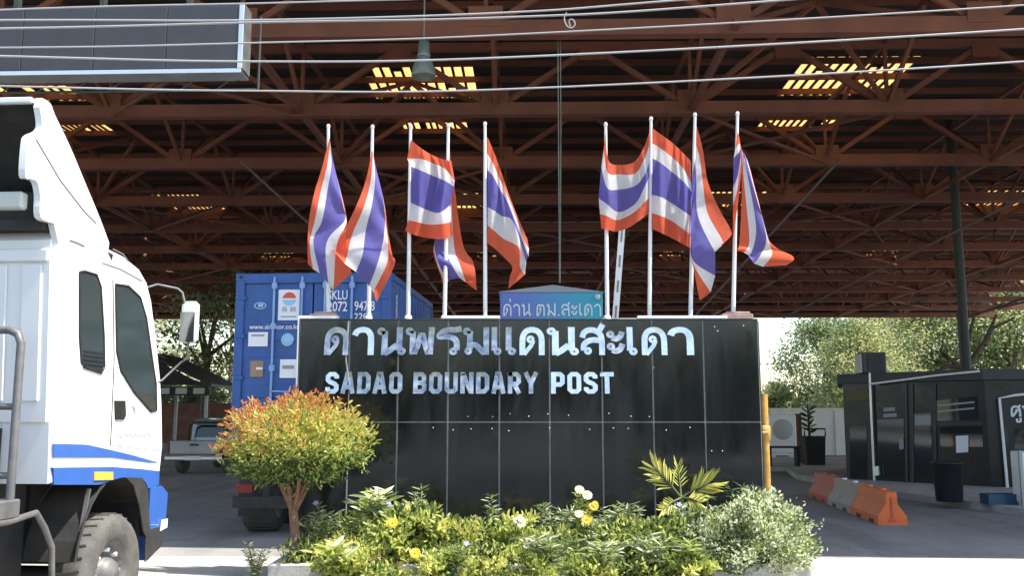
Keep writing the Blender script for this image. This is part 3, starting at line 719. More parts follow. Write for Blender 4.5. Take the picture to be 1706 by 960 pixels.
def shrub(name, px, py, Y, rx, rz, n, ln, wr, mats, wts, label, cat='shrub', group='shrubs in the planter', ry=None, up=.4, base_z=ph_-.06, tipmat=None, shell=.4, tight=.15):
    c = P(px, py, Y); ry = ry or rx*.8
    b = Vector((c.x, max(Y, 9.78), ph_-.06)); o = thing(name, label, cat, b, 0, group)
    t = MB()
    for k in range(10):
        an = random.uniform(0, 6.28); r_ = random.uniform(.2,.75)
        e = c + Vector((math.cos(an)*rx*r_, math.sin(an)*ry*r_, rz*random.uniform(-.1,.55)))
        s_ = b + Vector((math.cos(an)*.06, math.sin(an)*.06, 0)); t.tube([s_, s_.lerp(e,.5)+Vector((0,0,.04)), e], [.012,.009,.004], 5)
    t.build('stems', M_stem if 'bush' in name else M_bark, o)
    ncl = max(10, n//60)
    cu = unit(rng.normal(size=(ncl,3))); cr_ = rng.random(ncl)**shell; cc = cu*cr_[:,None]*rng.uniform(.8,1.12,ncl)[:,None]
    k = rng.integers(0, ncl, n); off = rng.normal(size=(n,3))*tight
    q = cc[k]+off; pos = np.array(c)+q*np.array([rx,ry,rz])
    pos[:,2] = np.maximum(pos[:,2], base_z+.0)
    dr = q*.6 + rng.normal(size=(n,3))*.55 + np.array([0,0,up])
    mi = rng.choice(len(mats), size=n, p=np.array(wts)/sum(wts))
    clm = rng.choice(len(mats), size=ncl, p=np.array(wts)/sum(wts)); mi = np.where(rng.random(n) < .55, clm[k], mi)
    L_ = rng.uniform(.7,1.25,n)*ln
    leaves('foliage', pos, dr, L_, L_*wr, mi, mats, o)
    return o, c
def flower(o, p, r, mats, npet=6, nr=None):
    p = Vector(p); nr = Vector(nr or (0,-.7,.7)).normalized(); e1 = nr.orthogonal().normalized(); e2 = nr.cross(e1); t = MB()
    for k in range(npet):
        a = 2*math.pi*k/npet; d_ = e1*math.cos(a)+e2*math.sin(a); s_ = nr.cross(d_)
        t.add([p, p+d_*r*.6+s_*r*.36+nr*r*.15, p+d_*r+nr*r*.05, p+d_*r*.6-s_*r*.36+nr*r*.15], [(0,1,2,3)])
    t.lathe([(0,.25*r),(.16*r,.2*r),(.2*r,0)], p, nr, 8, 1)
    t.build('flower', mats, o)

# golden shrubs
for px, py, rx, rz, w, lab in [
   (600, 905, .44, .30, (2,3,2,1), 'golden green shrub beside the topiary trunk in the planter'),
   (690, 885, .44, .30, (3,3,2,1), 'golden shrub full of yellow tips below the word SADAO'),
   (775, 903, .42, .27, (3,3,1,1), 'bright yellow green shrub under the start of BOUNDARY'),
   (850, 897, .40, .30, (2,3,2,1), 'yellow green shrub left of the cream flowers'),
   (1040, 905, .38, .28, (1,2,3,2), 'lime green shrub under the yellow palm'),
   (1095, 905, .32, .22, (1,3,3,1), 'small leafy lime shrub right below the palm fronds'),
   (930, 915, .38, .26, (1,2,3,2), 'mid green shrub at the planter front below the cream flowers')]:
    shrub('golden_shrub', px, py, 10.0 + random.uniform(-.12,.12), rx*.86, rz*random.uniform(.75,1.0), 1900, random.uniform(.055,.085), random.uniform(.36,.5), [L_yel, L_lime, L_gr, L_dk], w, lab)
for px, py, rx, w, lab in [
   (560, 948, .34, (1,3,2,1), 'green gold shrub spilling over the left planter edge'), (640, 945, .36, (3,3,2,1), 'golden shrub at the planter edge below the tall lilac plant'),
   (725, 950, .36, (2,2,3,1), 'dark and golden mixed shrub at the front edge'), (810, 948, .36, (3,3,1,1), 'very yellow shrub spilling over the middle of the planter front'),
   (895, 950, .36, (1,3,3,1), 'green shrub spilling over the edge under the cream flowers'), (1070, 955, .32, (1,2,3,2), 'darker green shrub at the edge left of the bushes'), (985, 955, .32, (2,3,2,1), 'soft green shrub at the edge right of the cream flowers'), (1145, 955, .32, (2,2,3,1), 'yellow flecked shrub at the edge beside the round bush')]:
    shrub('golden_shrub', px, py, 9.5 + random.uniform(-.06,.06), rx*.85, random.uniform(.17,.25), 1300, random.uniform(.055,.08), random.uniform(.34,.5), [L_yel, L_lime, L_gr, L_dk], w, lab, ry=.30, base_z=.12)
# pale round bush at the right end
o, c = shrub('round_bush', 1258, 893, 9.75, .54, .45, 12000, .040, .5, [L_pale, L_grey, L_gr], (4,3,2), 'round bush with whitish green leaves at the right end of the planter', ry=.45, up=.5, shell=.3, tight=.09)
o, c = shrub('round_bush', 1165, 895, 10.1, .34, .30, 3000, .05, .34, [L_grey, L_pale, L_gr, L_dk], (3,2,2,1), 'looser grey green bush left of the whitish round bush')

def tall_plant(px, py_top, Y, n_st, spread, mats, label, flowers=0, ln=.13, wr=.16, fm=None, group='long leaved plants in the planter', cat='plant', name='long_leaved_plant', fr=.035, bz=ph_-.06):
    tp = P(px, py_top, Y); b = Vector((tp.x, Y, bz)); o = thing(name, label, cat, b, 0, group); H = tp.z-b.z
    t = MB(); pos, dr = [], []; tips = []
    for k in range(n_st):
        an = random.uniform(0, 6.28); lean = spread*random.uniform(.2,1); h = H*random.uniform(.72,1) if k else H
        d_ = Vector((math.cos(an), math.sin(an)*.7, 0)); pts = []
        for s in range(6):
            f = s/5; pts.append(b + d_*(lean*f*f) + Vector((0,0,h*(f-.12*f*f*(lean/spread)))))
        t.tube(pts, [.008,.007,.006,.005,.004,.003], 5); tips.append(pts[-1])
        nl = int(h/.05)+4
        for s in range(nl*2):
            f = .25+.75*s/(nl*2); i = min(int(f*5),4); p = pts[i].lerp(pts[i+1], f*5-i)
            a2 = s*2.4+k; pos.append(p); dr.append((math.cos(a2), math.sin(a2), .55-.5*random.random()))
    t.build('stems', M_stem, o)
    pos = np.array([tuple(p) for p in pos]); dr = np.array(dr); n = len(pos); L_ = rng.uniform(.6,1.25,n)*ln
    leaves('foliage', pos, dr, L_, L_*wr, rng.integers(0,len(mats),n), mats, o, fold=.1)
    for k in range(flowers): flower(o, tips[k % len(tips)]+Vector((random.uniform(-.02,.02), -.04, .015)), fr, fm or [M_purp, M_sticker], 5)
    return o, tips
G_r = [L_grey, L_pale, L_gr]
tall_plant(640, 808, 10.2, 11, .32, [L_pale, L_grey, L_lime], 'tall leafy plant with a lilac flower in front of the dark wall', 2, .19, .2)
tall_plant(697, 806, 10.5, 5, .18, G_r, 'thin dark leaved plant right of the lilac flowered one', 0, .10)
tall_plant(540, 838, 10.2, 9, .28, G_r, 'sparse grey leaved plant with lilac flowers by the topiary trunk', 1, .12)
tall_plant(822, 818, 10.55, 4, .14, G_r, 'single slender stalk rising between the golden shrubs', 0, .10)
tall_plant(782, 862, 10.5, 4, .14, G_r, 'short slender stalk near the foot of the wall', 0, .09)
tall_plant(932, 838, 10.5, 6, .2, G_r, 'drooping dark leaved plant left of the cream flower stalk', 0, .12)
tall_plant(1030, 836, 10.2, 9, .32, G_r, 'wide drooping plant with narrow dark leaves in mid planter', 0, .14)
tall_plant(1000, 868, 9.9, 8, .3, [L_grey, L_gr, L_pale], 'grassy leaved plant at the planter front in the middle', 0, .15)
tall_plant(1115, 838, 10.1, 8, .28, [L_grey, L_gr, L_pale], 'narrow leaved plant with a lilac flower under the palm', 1, .14)
tall_plant(1232, 796, 10.5, 10, .3, [L_grey, L_dk, L_grey], 'tall feathery grey plant beside the yellow post', 0, .12, .12)
tall_plant(1190, 842, 10.3, 8, .3, [L_grey, L_pale, L_gr], 'arching narrow leaved plant between palm and round bush', 0, .15)
tall_plant(575, 915, 9.78, 5, .22, [L_lime, L_pale, L_yg], 'bright broad leaved plant at the left front of the planter', 0, .20, .28)
tall_plant(690, 925, 9.75, 5, .2, [L_gr, L_lime], 'low front plant with two lilac flowers', 2, .12, .25)
tall_plant(505, 910, 9.9, 7, .2, [L_dk, L_grey], 'dark low plant around the topiary trunk', 0, .10, .35)
tall_plant(915, 885, 9.5, 12, .34, [L_grey, L_pale, L_gr], 'grassy grey plant arching over the planter edge below the cream flowers', 0, .15, .12)
tall_plant(1000, 895, 9.45, 14, .36, [L_pale, L_grey, L_lime], 'pale grassy plant arching over the front edge in mid planter', 0, .16, .12)
tall_plant(1085, 890, 9.5, 14, .36, [L_grey, L_gr, L_pale], 'long bladed grey green plant at the edge below the palm', 0, .15, .13)
tall_plant(1150, 900, 9.45, 12, .34, [L_grey, L_lime, L_gr], 'grassy plant squeezed against the whitish round bush', 0, .14, .13)
tall_plant(570, 905, 9.45, 7, .26, [L_lime, L_pale, L_yg], 'broad bright leaves arching over the left planter corner', 0, .2, .26)
tall_plant(760, 905, 9.45, 9, .28, [L_grey, L_gr, L_lime], 'mixed long leaved plant poking out of the golden shrubs', 1, .13, .2)
tall_plant(905, 828, 10.5, 5, .2, G_r, 'thin twiggy stalks near the wall left of the tall flower head', 0, .09)
tall_plant(1055, 838, 10.5, 6, .22, G_r, 'thin twiggy stalks near the wall left of the palm', 0, .10)
tall_plant(1010, 836, 10.55, 4, .14, G_r, 'lone slender stalks right of the tall flower head', 0, .09)
tall_plant(610, 842, 10.2, 10, .3, [L_grey, L_gr, L_pale], 'grey leaved bushy plant between topiary and tall lilac plant', 0, .13, .2)
# cream flowered plants
for px, py, lab, k in ((968, 812, 'tall plant crowned by a cream flower head before the wall', 2), (985, 845, 'cream flowered plant just below the tall flower head', 3), (865, 862, 'plant with pale daisy like flowers among the golden shrubs', 3), (885, 895, 'low plant with a large pale yellow flower', 2), (650, 880, 'low plant with golden yellow flowers among the shrubs', 3)):
    o, tips = tall_plant(px, py, 10.05, 5, .12, [L_gr, L_lime, L_yg], lab, 0, .08, .35, group='flowering plants in the planter', cat='flower', name='flowering_plant')
    for s in range(k):
        q = tips[s] + Vector((random.uniform(-.03,.03), -.05, .0)); flower(o, q, random.uniform(.045,.065), [M_petaly if '(golden' in lab or 'golden yellow' in lab else M_petalw, M_petaly if 'golden yellow' in lab else L_yel], 11, (random.uniform(-.2,.2), -.75, .65))
for px, py, m_, lab in ((655, 872, M_petaly, 'golden yellow bloom standing among the left shrubs'), (692, 922, M_petaly, 'deep yellow bloom low at the front edge'), (862, 868, M_petalw, 'large pale daisy like bloom nearer the left of the pair'), (882, 902, M_petalw, 'largest pale yellow daisy bloom with dark centre'), (990, 845, M_petaly, 'yellow bloom just under the tall flower head'), (978, 866, M_petaly, 'second yellow bloom lower on the tall flower plant')):
    q = P(px, py, 9.42); o = thing('flowering_plant', lab, 'flower', (q.x, 9.78, ph_-.06), 0, 'flowering plants in the planter')
    t = MB(); t.tube([(q.x, 9.78, ph_-.06), (q.x-.02, 9.62, q.z-.10), q], [.008,.007,.005], 5); t.build('stems', M_stem, o)
    for k in range(3):
        flower(o, q+Vector((random.uniform(-.045,.045) if k else 0, random.uniform(-.02,.02), random.uniform(-.05,.03) if k else 0)), random.uniform(.042,.06) if k == 0 else .035, [m_, M_bark if m_ is M_petalw else M_petaly], 13, (random.uniform(-.3,.3), -.8, .55))
# twigs at the left
tall_plant(428, 898, 9.75, 9, .20, [L_pale, mat('dry_leaf', (.42,.36,.20), .8, trans=.3), L_grey], 'dry twiggy weed growing on the ground beside the planter', 0, .075, .2, group=None, bz=0.0)
bpy.context.view_layer.update()
# yellow palm
pb0 = P(1140, 880, 10.2); pb0.z = ph_-.06
pm = thing('palm', 'young palm with yellow green fan fronds against the black wall', 'palm', pb0)
hub = P(1135, 830, 10.2); t = MB(); t.tube([pb0, hub], [.03,.02], 8); t.build('trunk', M_stem, pm)
def frond(hub, tip, n, ln, mis, wd=.02, spread=1.1, droop=.1):
    hub, tip = Vector(hub), Vector(tip); d = (tip-hub); Lr = d.length; d.normalize(); sd = Vector((0,1,0)).cross(d).normalized()
    t = MB(); t.tube([hub, hub.lerp(tip,.55)+Vector((0,0,.02)), tip], [.012,.008,.004], 6)
    pos, dr = [], []
    for k in range(n):
        f = .35+.65*k/(n-1); p = hub.lerp(tip, f)
        for s in (-1,1): pos.append(tuple(p)); dr.append(tuple(d*(.55+.7*f)+sd*s*spread*(1-.55*f)+Vector((0, random.uniform(-.25,.1), random.uniform(-.05,.12)))))
    n2 = len(pos); o = t.build('frond', M_stem, pm)
    leaves('leaflets', np.array(pos), np.array(dr), rng.uniform(.8,1.1,n2)*ln, np.full(n2,wd), np.array(rng.choice([0,0,1],n2)), [L_palm, L_lime], o, fold=.15)
frond(hub, P(1092, 782, 10.1), 10, .23, 0, .026)
frond(hub, P(1178, 808, 10.15), 12, .26, 0, .022)
frond(hub, P(1130, 780, 10.3), 7, .14, 0, .016)
frond(hub, P(1165, 838, 9.95), 8, .16, 0, .02)
frond(hub, P(1105, 850, 9.95), 8, .14, 0, .02)
# low cover filling the bed
n = 9000
pos = np.stack([rng.uniform(px0+.1, px1-.05, n), rng.uniform(py0+.05, py1-.05, n), np.full(n, ph_-.05)+rng.random(n)**1.5*.22], 1)
dr = rng.normal(size=(n,3))*.6+np.array([0,-.15,.7])
stuff(leaves('ground_cover', pos, dr, rng.uniform(.05,.11,n), rng.uniform(.015,.035,n), rng.choice(5, n, p=[.25,.25,.2,.15,.15]), [L_gr, L_lime, L_grey, L_dk, L_yg]), 'low leafy ground cover filling the planter', 'ground cover')

# yellow post right of the wall
a = P(1276, 850, 11.3); c = P(1271, 657, 11.3)
yp = thing('yellow_post', 'weathered yellow pipe post standing at the right edge of the sign wall', 'post', (c.x, 11.3, 0))
t = MB(); t.tube([(c.x, 11.3, 0), (c.x, 11.3, c.z)], .055, 14); t.build('pipe', M_yellow, yp)
t = MB(); zc = P(1272, 722, 11.3).z; t.lathe([(.056,-.09),(.075,-.08),(.075,.08),(.056,.09)], (c.x, 11.3, zc), (0,0,1), 14); t.tube([(c.x-.09, 11.24, zc), (c.x+.02, 11.24, zc)], .025, 8); t.build('clamp', M_yellow, yp)
t = MB(); t.tube([(c.x-.075, 11.3, .1), (c.x-.075, 11.3, c.z-.05)], .018, 8); t.build('side_rail', M_white, yp)

# ---------------------------------------------------------------- overhead cables
def curve_pts(pts, Y, n=14):
    pts = [P(x, y, Y) for x, y in pts]; out = []
    K = len(pts)
    for i in range(K-1):
        for s in range(n):
            q = [pts[max(i-1,0)], pts[i], pts[i+1], pts[min(i+2,K-1)]]; t_ = s/n; out.append(cmr(*q, t_))
    return out + [pts[-1]]
CB = [([(-900,60),(0,16),(500,3),(900,-12),(1700,-70)], .009, 9.6, 'highest thin cable crossing the top left corner'),
      ([(-900,40),(0,33),(420,33),(853,20),(1200,-6),(2500,-110)], .011, 10.0, 'upper cable of the close pair with a loose curl of wire'),
      ([(-900,58),(0,47),(420,37),(853,28),(1250,4),(2500,-100)], .012, 10.05, 'lower cable of the close pair above the black signboard'),
      ([(-900,80),(0,79),(420,71),(853,57),(1706,8),(2600,-60)], .010, 10.4, 'third cable down rising to the upper right'),
      ([(-900,70),(0,93),(420,102),(853,95),(1706,48),(2600,-20)], .012, 10.2, 'fourth cable down crossing the pendant lamp'),
      ([(-900,120),(0,143),(420,151),(853,148),(1706,102),(2600,30)], .011, 10.6, 'lowest overhead cable just above the flag tips')]
for pts, r, Y, lab in CB:
    t = MB(); t.tube(curve_pts(pts, Y), r, 6)
    if 'curl' in lab:
        cp = [(944,20),(940,30),(944,42),(952,46),(958,40),(954,32),(948,34),(950,44)]
        t.tube(curve_pts(cp, Y-.02, 5), .007, 6)
    tag(t.build('overhead_cable', M_cable), lab, 'cable', 'overhead cables across the street')

# ---------------------------------------------------------------- charcoal signboard top left
BY = 12.0
a = P(406, 124, BY); c = P(406, 12, BY)
sg = thing('signboard', 'long charcoal signboard with aluminium frame hanging under the roof edge', 'signboard', (a.x-3, BY, a.z), math.radians(-2.0))
w_, h_ = 7.0, c.z-a.z
t = MB(); t.box((-w_+3, 0, 0), (3.0, .30, h_)); t.build('box_body', M_board, sg, LOCAL)
t = MB(); n_p = 7
for k in range(n_p): t.box((-w_+3+.06+k*(w_-.1)/n_p, -.012, .055), (-w_+3+.05+(k+1)*(w_-.1)/n_p-.004, .0-.001, h_-.03), 0, .004)
t.build('face_panels', M_board, sg, LOCAL)
t = MB(); t.box((-w_+3, -.02, -.012), (3.0, .31, .045), 0, .004); t.box((2.945, -.021, .046), (3.012, .31, h_+.01), 0, .004); t.build('frame', M_alu, sg, LOCAL)
for x in (2.2, 1.0, -.2, -2.0):
    t = MB(); t.box((x-.03, .1, h_), (x+.03, .2, ZD-.2-a.z)); t.build('hanger', M_dkgreen, sg, LOCAL)
t = MB(); t.tube([(-w_+3,.42,-.1),(3.1,.42,-.1)], .02, 6); t.tube([(3.1,.42,-.1),(3.1,.42,h_)], .02, 6)
for k in range(14): t.tube([(-w_+3+k*.5,.42,-.1),(-w_+3.25+k*.5,.3,.0)], .012, 5)
t.build('rear_frame', M_dkgreen, sg, LOCAL)

# ---------------------------------------------------------------- truck
TX, TY, ta = -3.5, 7.2, 0.079
tb = math.sqrt(1-ta*ta); TM_p = Vector((TX, TY, 0)); TN = Vector((tb, -ta, 0)); TD = Vector((ta, tb, 0))
def TS(px, py, lat=0.0):
    p = on_plane(px, py, TM_p+TN*lat, TN); return ((p-TM_p).dot(TD), p.z)
tk = thing('truck', 'white flatbed truck with blue lower stripes seen from behind at the left', 'truck', (TX, TY, 0), -math.atan2(ta, tb))
def side(poly, l0, l1, name, m, par, mb=None):
    t = mb or MB(); t.prism(poly, lambda p: (l0, p[0], p[1]), lambda p: (l1, p[0], p[1]))
    return t.build(name, m, par, LOCAL) if name else t
CW = 2.34
body = [(0,1.33),(.72,1.33),(1.0,1.36),(1.25,1.36),(1.5,1.28),(1.56,1.2),(1.82,1.2),(1.86,1.55),(1.80,1.95),(1.74,2.2),(1.60,2.6),(1.47,2.92),(1.36,3.08),(1.2,3.18),(.9,3.25),(.5,3.28),(-.08,3.27),(-.13,3.2)]
# cab shell with rounded long edges
t = MB(); NB = 9; cz_ = 2.2; cy_ = .85
rings = []
for k, (lat, sc_) in enumerate([(-.0,.985),(-.03,1.0),(-CW/2,1.0),(-CW+.03,1.0),(-CW,.985)]):
    rings.append([(lat, cy_+(p[0]-cy_)*sc_, cz_+(p[1]-cz_)*sc_) for p in body])
nb = len(body); vs_ = [p for r_ in rings for p in r_]; fs_ = [tuple(range(nb))[::-1], tuple(range(4*nb, 5*nb))]
for k in range(4):
    for i in range(nb): fs_.append((k*nb+i, k*nb+(i+1)%nb, (k+1)*nb+(i+1)%nb, (k+1)*nb+i))
t.add(vs_, fs_); cab = t.build('cab', M_truckwhite, tk, LOCAL)
S = lambda L_: [TS(*p) for p in L_]
o34 = lambda x, y: (x/3.43, 680+y/3.43)
up_band = [TS(*o34(*p)) for p in [(300,205),(490,210),(610,236),(760,272),(898,312),(850,312),(640,284),(300,284)]]
side(up_band, .001, .007, 'blue_band', M_truckblue, cab)
lo_band = [TS(*o34(*p)) for p in [(297,342),(640,338),(800,350),(905,362),(902,440),(840,462),(826,425),(795,402),(690,398),(640,412),(560,440),(300,440)]]
side(lo_band, -.02, .012, 'fender_band', M_truckblue, cab)
side([TS(*o34(*p)) for p in [(525,366),(633,366),(633,412),(525,415)]], .013, .022, 'side_marker', M_amber, cab)
# door (thin raised skin with seam) and window
door = S([(186,466),(214,470),(238,492),(249,530),(258,600),(266,690),(268,752),(182,742),(186,600)])
dr_ = side(door, .0005, .005, 'door', M_truckwhite, tk)
sm_ = MB()
for q0, q1 in zip(S([(187,466),(189,600)]), S([(189,600),(183,742)])): sm_.beam((.0052, *q0), (.0052, *q1), .006, .012)
sm_.build('door_seam', M_black, dr_, LOCAL)
side(S([(191,474),(212,477),(232,496),(242,530),(252,600),(258,640),(259,684),(250,686),(222,654),(200,618),(193,585)]), .0052, .011, 'window', M_cabglass, dr_)
hd = side(S([(189,668),(206,668),(207,692),(204,700),(190,700)]), .0052, .018, 'handle', M_black, dr_)
t = MB(); 
for q0, q1 in ((S([(219,676)])[0], S([(224,688)])[0]), (S([(224,676)])[0], S([(222,684)])[0])): t.beam((.0065, *q0), (.0065, *q1), .004, .02)
for x in range(196, 256, 4):
    if random.random() < .75: 
        q = TS(x, 726+random.uniform(-3,3)); t.box((.0052, q[0]-.012, q[1]-.012), (.0068, q[0]+.014, q[1]+.01))
    if random.random() < .5 and x < 230:
        q = TS(x, 742); t.box((.0052, q[0]-.012, q[1]-.006), (.0068, q[0]+.012, q[1]+.006))
t.tube([(.0053, *TS(194,727)), (.0053, *TS(256,725))], .0012, 4); t.build('door_print', M_stickgrey, dr_, LOCAL)
qw = side(S([(132,454),(140,452),(160,458),(167,478),(172,560),(173,612),(168,622),(144,614),(135,604),(132,560)]), -.004, .006, 'quarter_window', M_cabglass, tk)
t = MB()
for k in range(5):
    a_ = TS(138, 585+k*7); b_ = TS(171, 589+k*7); t.beam((.007, *a_), (.007, *b_), .008, .012)
t.build('louvres', M_black, qw, LOCAL)
# black gasket tubes around the window glass
def gasket(L_, lat, name, par):
    q = S(L_); t = MB()
    for k in range(len(q)): t.tube([(lat, *q[k]), (lat, *q[(k+1)%len(q)])], .011, 6)
    t.build(name, M_black, par, LOCAL)
gasket([(191,474),(212,477),(232,496),(242,530),(252,600),(258,640),(259,684),(250,686),(222,654),(200,618),(193,585)], .009, 'window_gasket', dr_)
gasket([(132,454),(140,452),(160,458),(167,478),(172,560),(173,612),(168,622),(144,614),(135,604),(132,560)], .004, 'window_gasket', tk)
M_seam = mat('seam_grey', (.22,.22,.22), .7)
for pp in ([(116,400),(128,404),(140,410)], [(170,438),(200,448),(236,468)], [(188,415),(205,424),(214,436)], [(60,232),(100,300),(140,352),(160,372)], [(252,700),(262,705),(264,752)]):
    t = MB(); t.tube([(.002, *TS(*p)) for p in pp], .005, 5); t.build('panel_seam', M_seam, cab, LOCAL)
side(S([(179,420),(188,424),(186,434)]), .001, .004, 'vent', M_black, cab)
# cab rear wall with ribs
t = MB(); t.box((-CW+.03, -.022, 1.79), (-.035, -.002, 3.2), 0, .01)
for k in range(8): t.box((-CW+.12+k*.28, -.040, 1.95), (-CW+.12+k*.28+.16, -.0225, 3.0), 0, .015)
t.box((-CW+.05, -.05, 3.02), (-.05, -.0225, 3.12), 0, .01)
t.v = [(x, y-.13*(z-1.33)/1.87, z) for x, y, z in t.v]; t.build('rear_panel', M_truckwhite, tk, LOCAL)
# air deflector
out = S([(182,405),(166,362),(141,302),(116,242),(92,192),(84,172),(70,163)])
inn = S([(66,178),(70,205),(66,218),(50,226),(45,240),(42,292),(52,298),(62,303),(67,325),(68,362),(90,372)])
inn = [tuple(q) for q in smooth2(inn, 4)]; out = [tuple(q) for q in smooth2(out, 3)]
dpoly = out + inn + [(-.10,3.14),(.62,3.18)]
t = MB(); t.prism(dpoly, lambda p: (-.05, p[0], p[1]), lambda p: (.0, p[0], p[1])); t.prism(dpoly, lambda p: (-CW, p[0], p[1]), lambda p: (-CW+.05, p[0], p[1]))
no = len(out)
top_ = [(0.0,)+p for p in out]
for k in range(no-1):
    (y0,z0_),(y1,z1_) = out[k], out[k+1]
    t.add([(-.051,y0,z0_-.002),(-.051,y1,z1_-.002),(-CW+.051,y1,z1_-.002),(-CW+.051,y0,z0_-.002)], [(0,1,2,3)], 0, True)
    dz = -.05
    t.add([(-.051,y0-.03,z0_+dz),(-.051,y1-.03,z1_+dz),(-CW+.051,y1-.03,z1_+dz),(-CW+.051,y0-.03,z0_+dz)], [(3,2,1,0)], 1, True)
(y1,z1_) = out[-1]; t.box((-CW+.051, y1-.05, z1_-.05), (-.051, y1-.0, z1_-.003), 0, .01)
t.build('air_deflector', [M_truckwhite, M_dirtblack], tk, LOCAL)
t = MB(); t.box((-CW+.06, .05, 3.28), (-.06, .12, 3.62)); t.box((-CW+.06, -.25, 3.26), (-.06, -.02, 3.33)); t.build('deflector_inner', M_dirtblack, tk, LOCAL)
q = TS(38, 336, -.12); t = MB(); t.box((-.32, q[0]-.05, q[1]-.06), (-.10, q[0]+.04, q[1]+.07), 0, .015); t.build('work_lamp', mat('lamp_lens', (.55,.55,.50), .2), tk, LOCAL)
# windscreen
t = MB(); t.add([(-.12,1.79,2.05),(-CW+.12,1.79,2.05),(-CW+.16,1.475,2.93),(-.16,1.475,2.93)], [(3,2,1,0)]); t.build('windscreen', M_glass, tk, LOCAL)
# bumper, corner
side([(1.62,1.19),(1.86,1.18),(1.99,1.10),(1.97,.82),(1.90,.62),(1.64,.52),(1.62,.78)], -CW-.01, .015, 'bumper', M_truckblue, tk)
side([TS(*o34(*p)) for p in [(700,398),(798,402),(826,465),(842,705),(818,738),(800,700),(780,560),(745,440)]], .016, .03, 'arch_liner', M_dirtblack, tk)
side([(1.55,.80),(1.975,.80),(1.90,.615),(1.57,.515)], .016, .022, 'bumper_corner', M_dirtblack, tk)
side([(1.86,.86),(1.985,.86),(1.98,.78),(1.84,.76)], .023, .03, 'corner_lamp', M_sticker, tk)
# wheel arch liner
arc = [(1.03+.62*math.cos(a), .52+.80*math.sin(a)) for a in [math.radians(x) for x in range(12, 169, 12)]]
t = MB()
for k in range(len(arc)-1):
    t.add([(.0,*arc[k]),(.0,*arc[k+1]),(-.45,*arc[k+1]),(-.45,*arc[k])], [(0,1,2,3)], 0, True)
    o0, o1 = ((arc[k][0]-1.03)*1.06+1.03, (arc[k][1]-.52)*1.04+.52), ((arc[k+1][0]-1.03)*1.06+1.03, (arc[k+1][1]-.52)*1.04+.52)
    t.add([(.004,*arc[k]),(.004,*arc[k+1]),(.004,*o1),(.004,*o0)], [(0,1,2,3)], 0, True)
t.build('wheel_arch', M_dirtblack, tk, LOCAL)
def wheel(lat, yl, r, sgn, par, w=.28):
    t = MB(); t.lathe([(r*.54,-.02),(r*.62,.005),(r*.80,.014),(r*.93,0),(r,-.045),(r,-w+.045),(r*.93,-w),(r*.80,-w-.01),(r*.56,-w)], (lat, yl, r), (sgn,0,0), 48)
    for k in range(60):
        a_ = 2*math.pi*k/60; c_, s_ = math.cos(a_), math.sin(a_)
        if k % 2 == 0: t.beam((lat-sgn*.035, yl+c_*(r-.001), r+s_*(r-.001)), (lat-sgn*(w-.035), yl+math.cos(a_+.06)*(r-.001), r+math.sin(a_+.06)*(r-.001)), .028, .016)
    wh = t.build('wheel', M_rubber, par, LOCAL)
    t = MB(); t.lathe([(r*.545,-.02),(r*.52,-.03),(r*.49,-.12),(r*.30,-.13),(r*.26,-.05),(r*.20,.0),(.0,.005)], (lat, yl, r), (sgn,0,0), 40); t.tube([(lat-sgn*.06, yl, r), (lat-sgn*(w-.05), yl, r)], r*.25, 16)
    t.lathe([(r*.565,-w+.005),(r*.3,-w+.05),(0,-w+.06)], (lat, yl, r), (sgn,0,0), 32)
    t.build('rim', M_dirtrim, wh, LOCAL)
    for k in range(8):
        t = MB(); a_ = 2*math.pi*k/8; t.lathe([(.022,-.135),(.022,-.05),(.0,-.045)], (lat, yl+math.cos(a_)*r*.40, r+math.sin(a_)*r*.40), (sgn,0,0), 6)
        t.build('wheel_nut', M_alu, wh, LOCAL)
wheel(.0, 1.04, .50, 1, tk); wheel(-CW, 1.04, .50, -1, tk); wheel(-.02, -3.4, .50, 1, tk, .56); wheel(-CW+.02, -3.4, .50, -1, tk, .56)
t = MB(); t.box((-.75,-5.0,.68),(-.85,1.6,1.0)); t.box((-1.5,-5.0,.68),(-1.6,1.6,1.0)); t.box((-2.0,-.02,.50),(-.45,.42,1.32)); t.box((-.75,-1.7,.50),(-.48,-.15,1.05),0,.04); t.box((-2.2,-1.5,.5),(-1.7,-.2,1.1),0,.04)
t.box((-2.2,.5,1.0),(-.46,1.5,1.32)); t.tube([(-.3,1.04,.5),(-CW+.3,1.04,.5)],.06,8); t.tube([(-.3,-3.4,.5),(-CW+.3,-3.4,.5)],.08,8); t.box((-1.9,-.36,1.0),(-.4,-.03,1.75)); t.box((-CW+.05,1.49,.5),(-.02,1.515,1.27))
t.build('chassis', M_black, tk, LOCAL)
t = MB(); a_ = TS(152, 815); b_ = TS(136, 900); t.beam((-.02,*a_), (-.02,*b_), .03, .02); t.build('mudguard_stay', M_darkbar, tk, LOCAL)
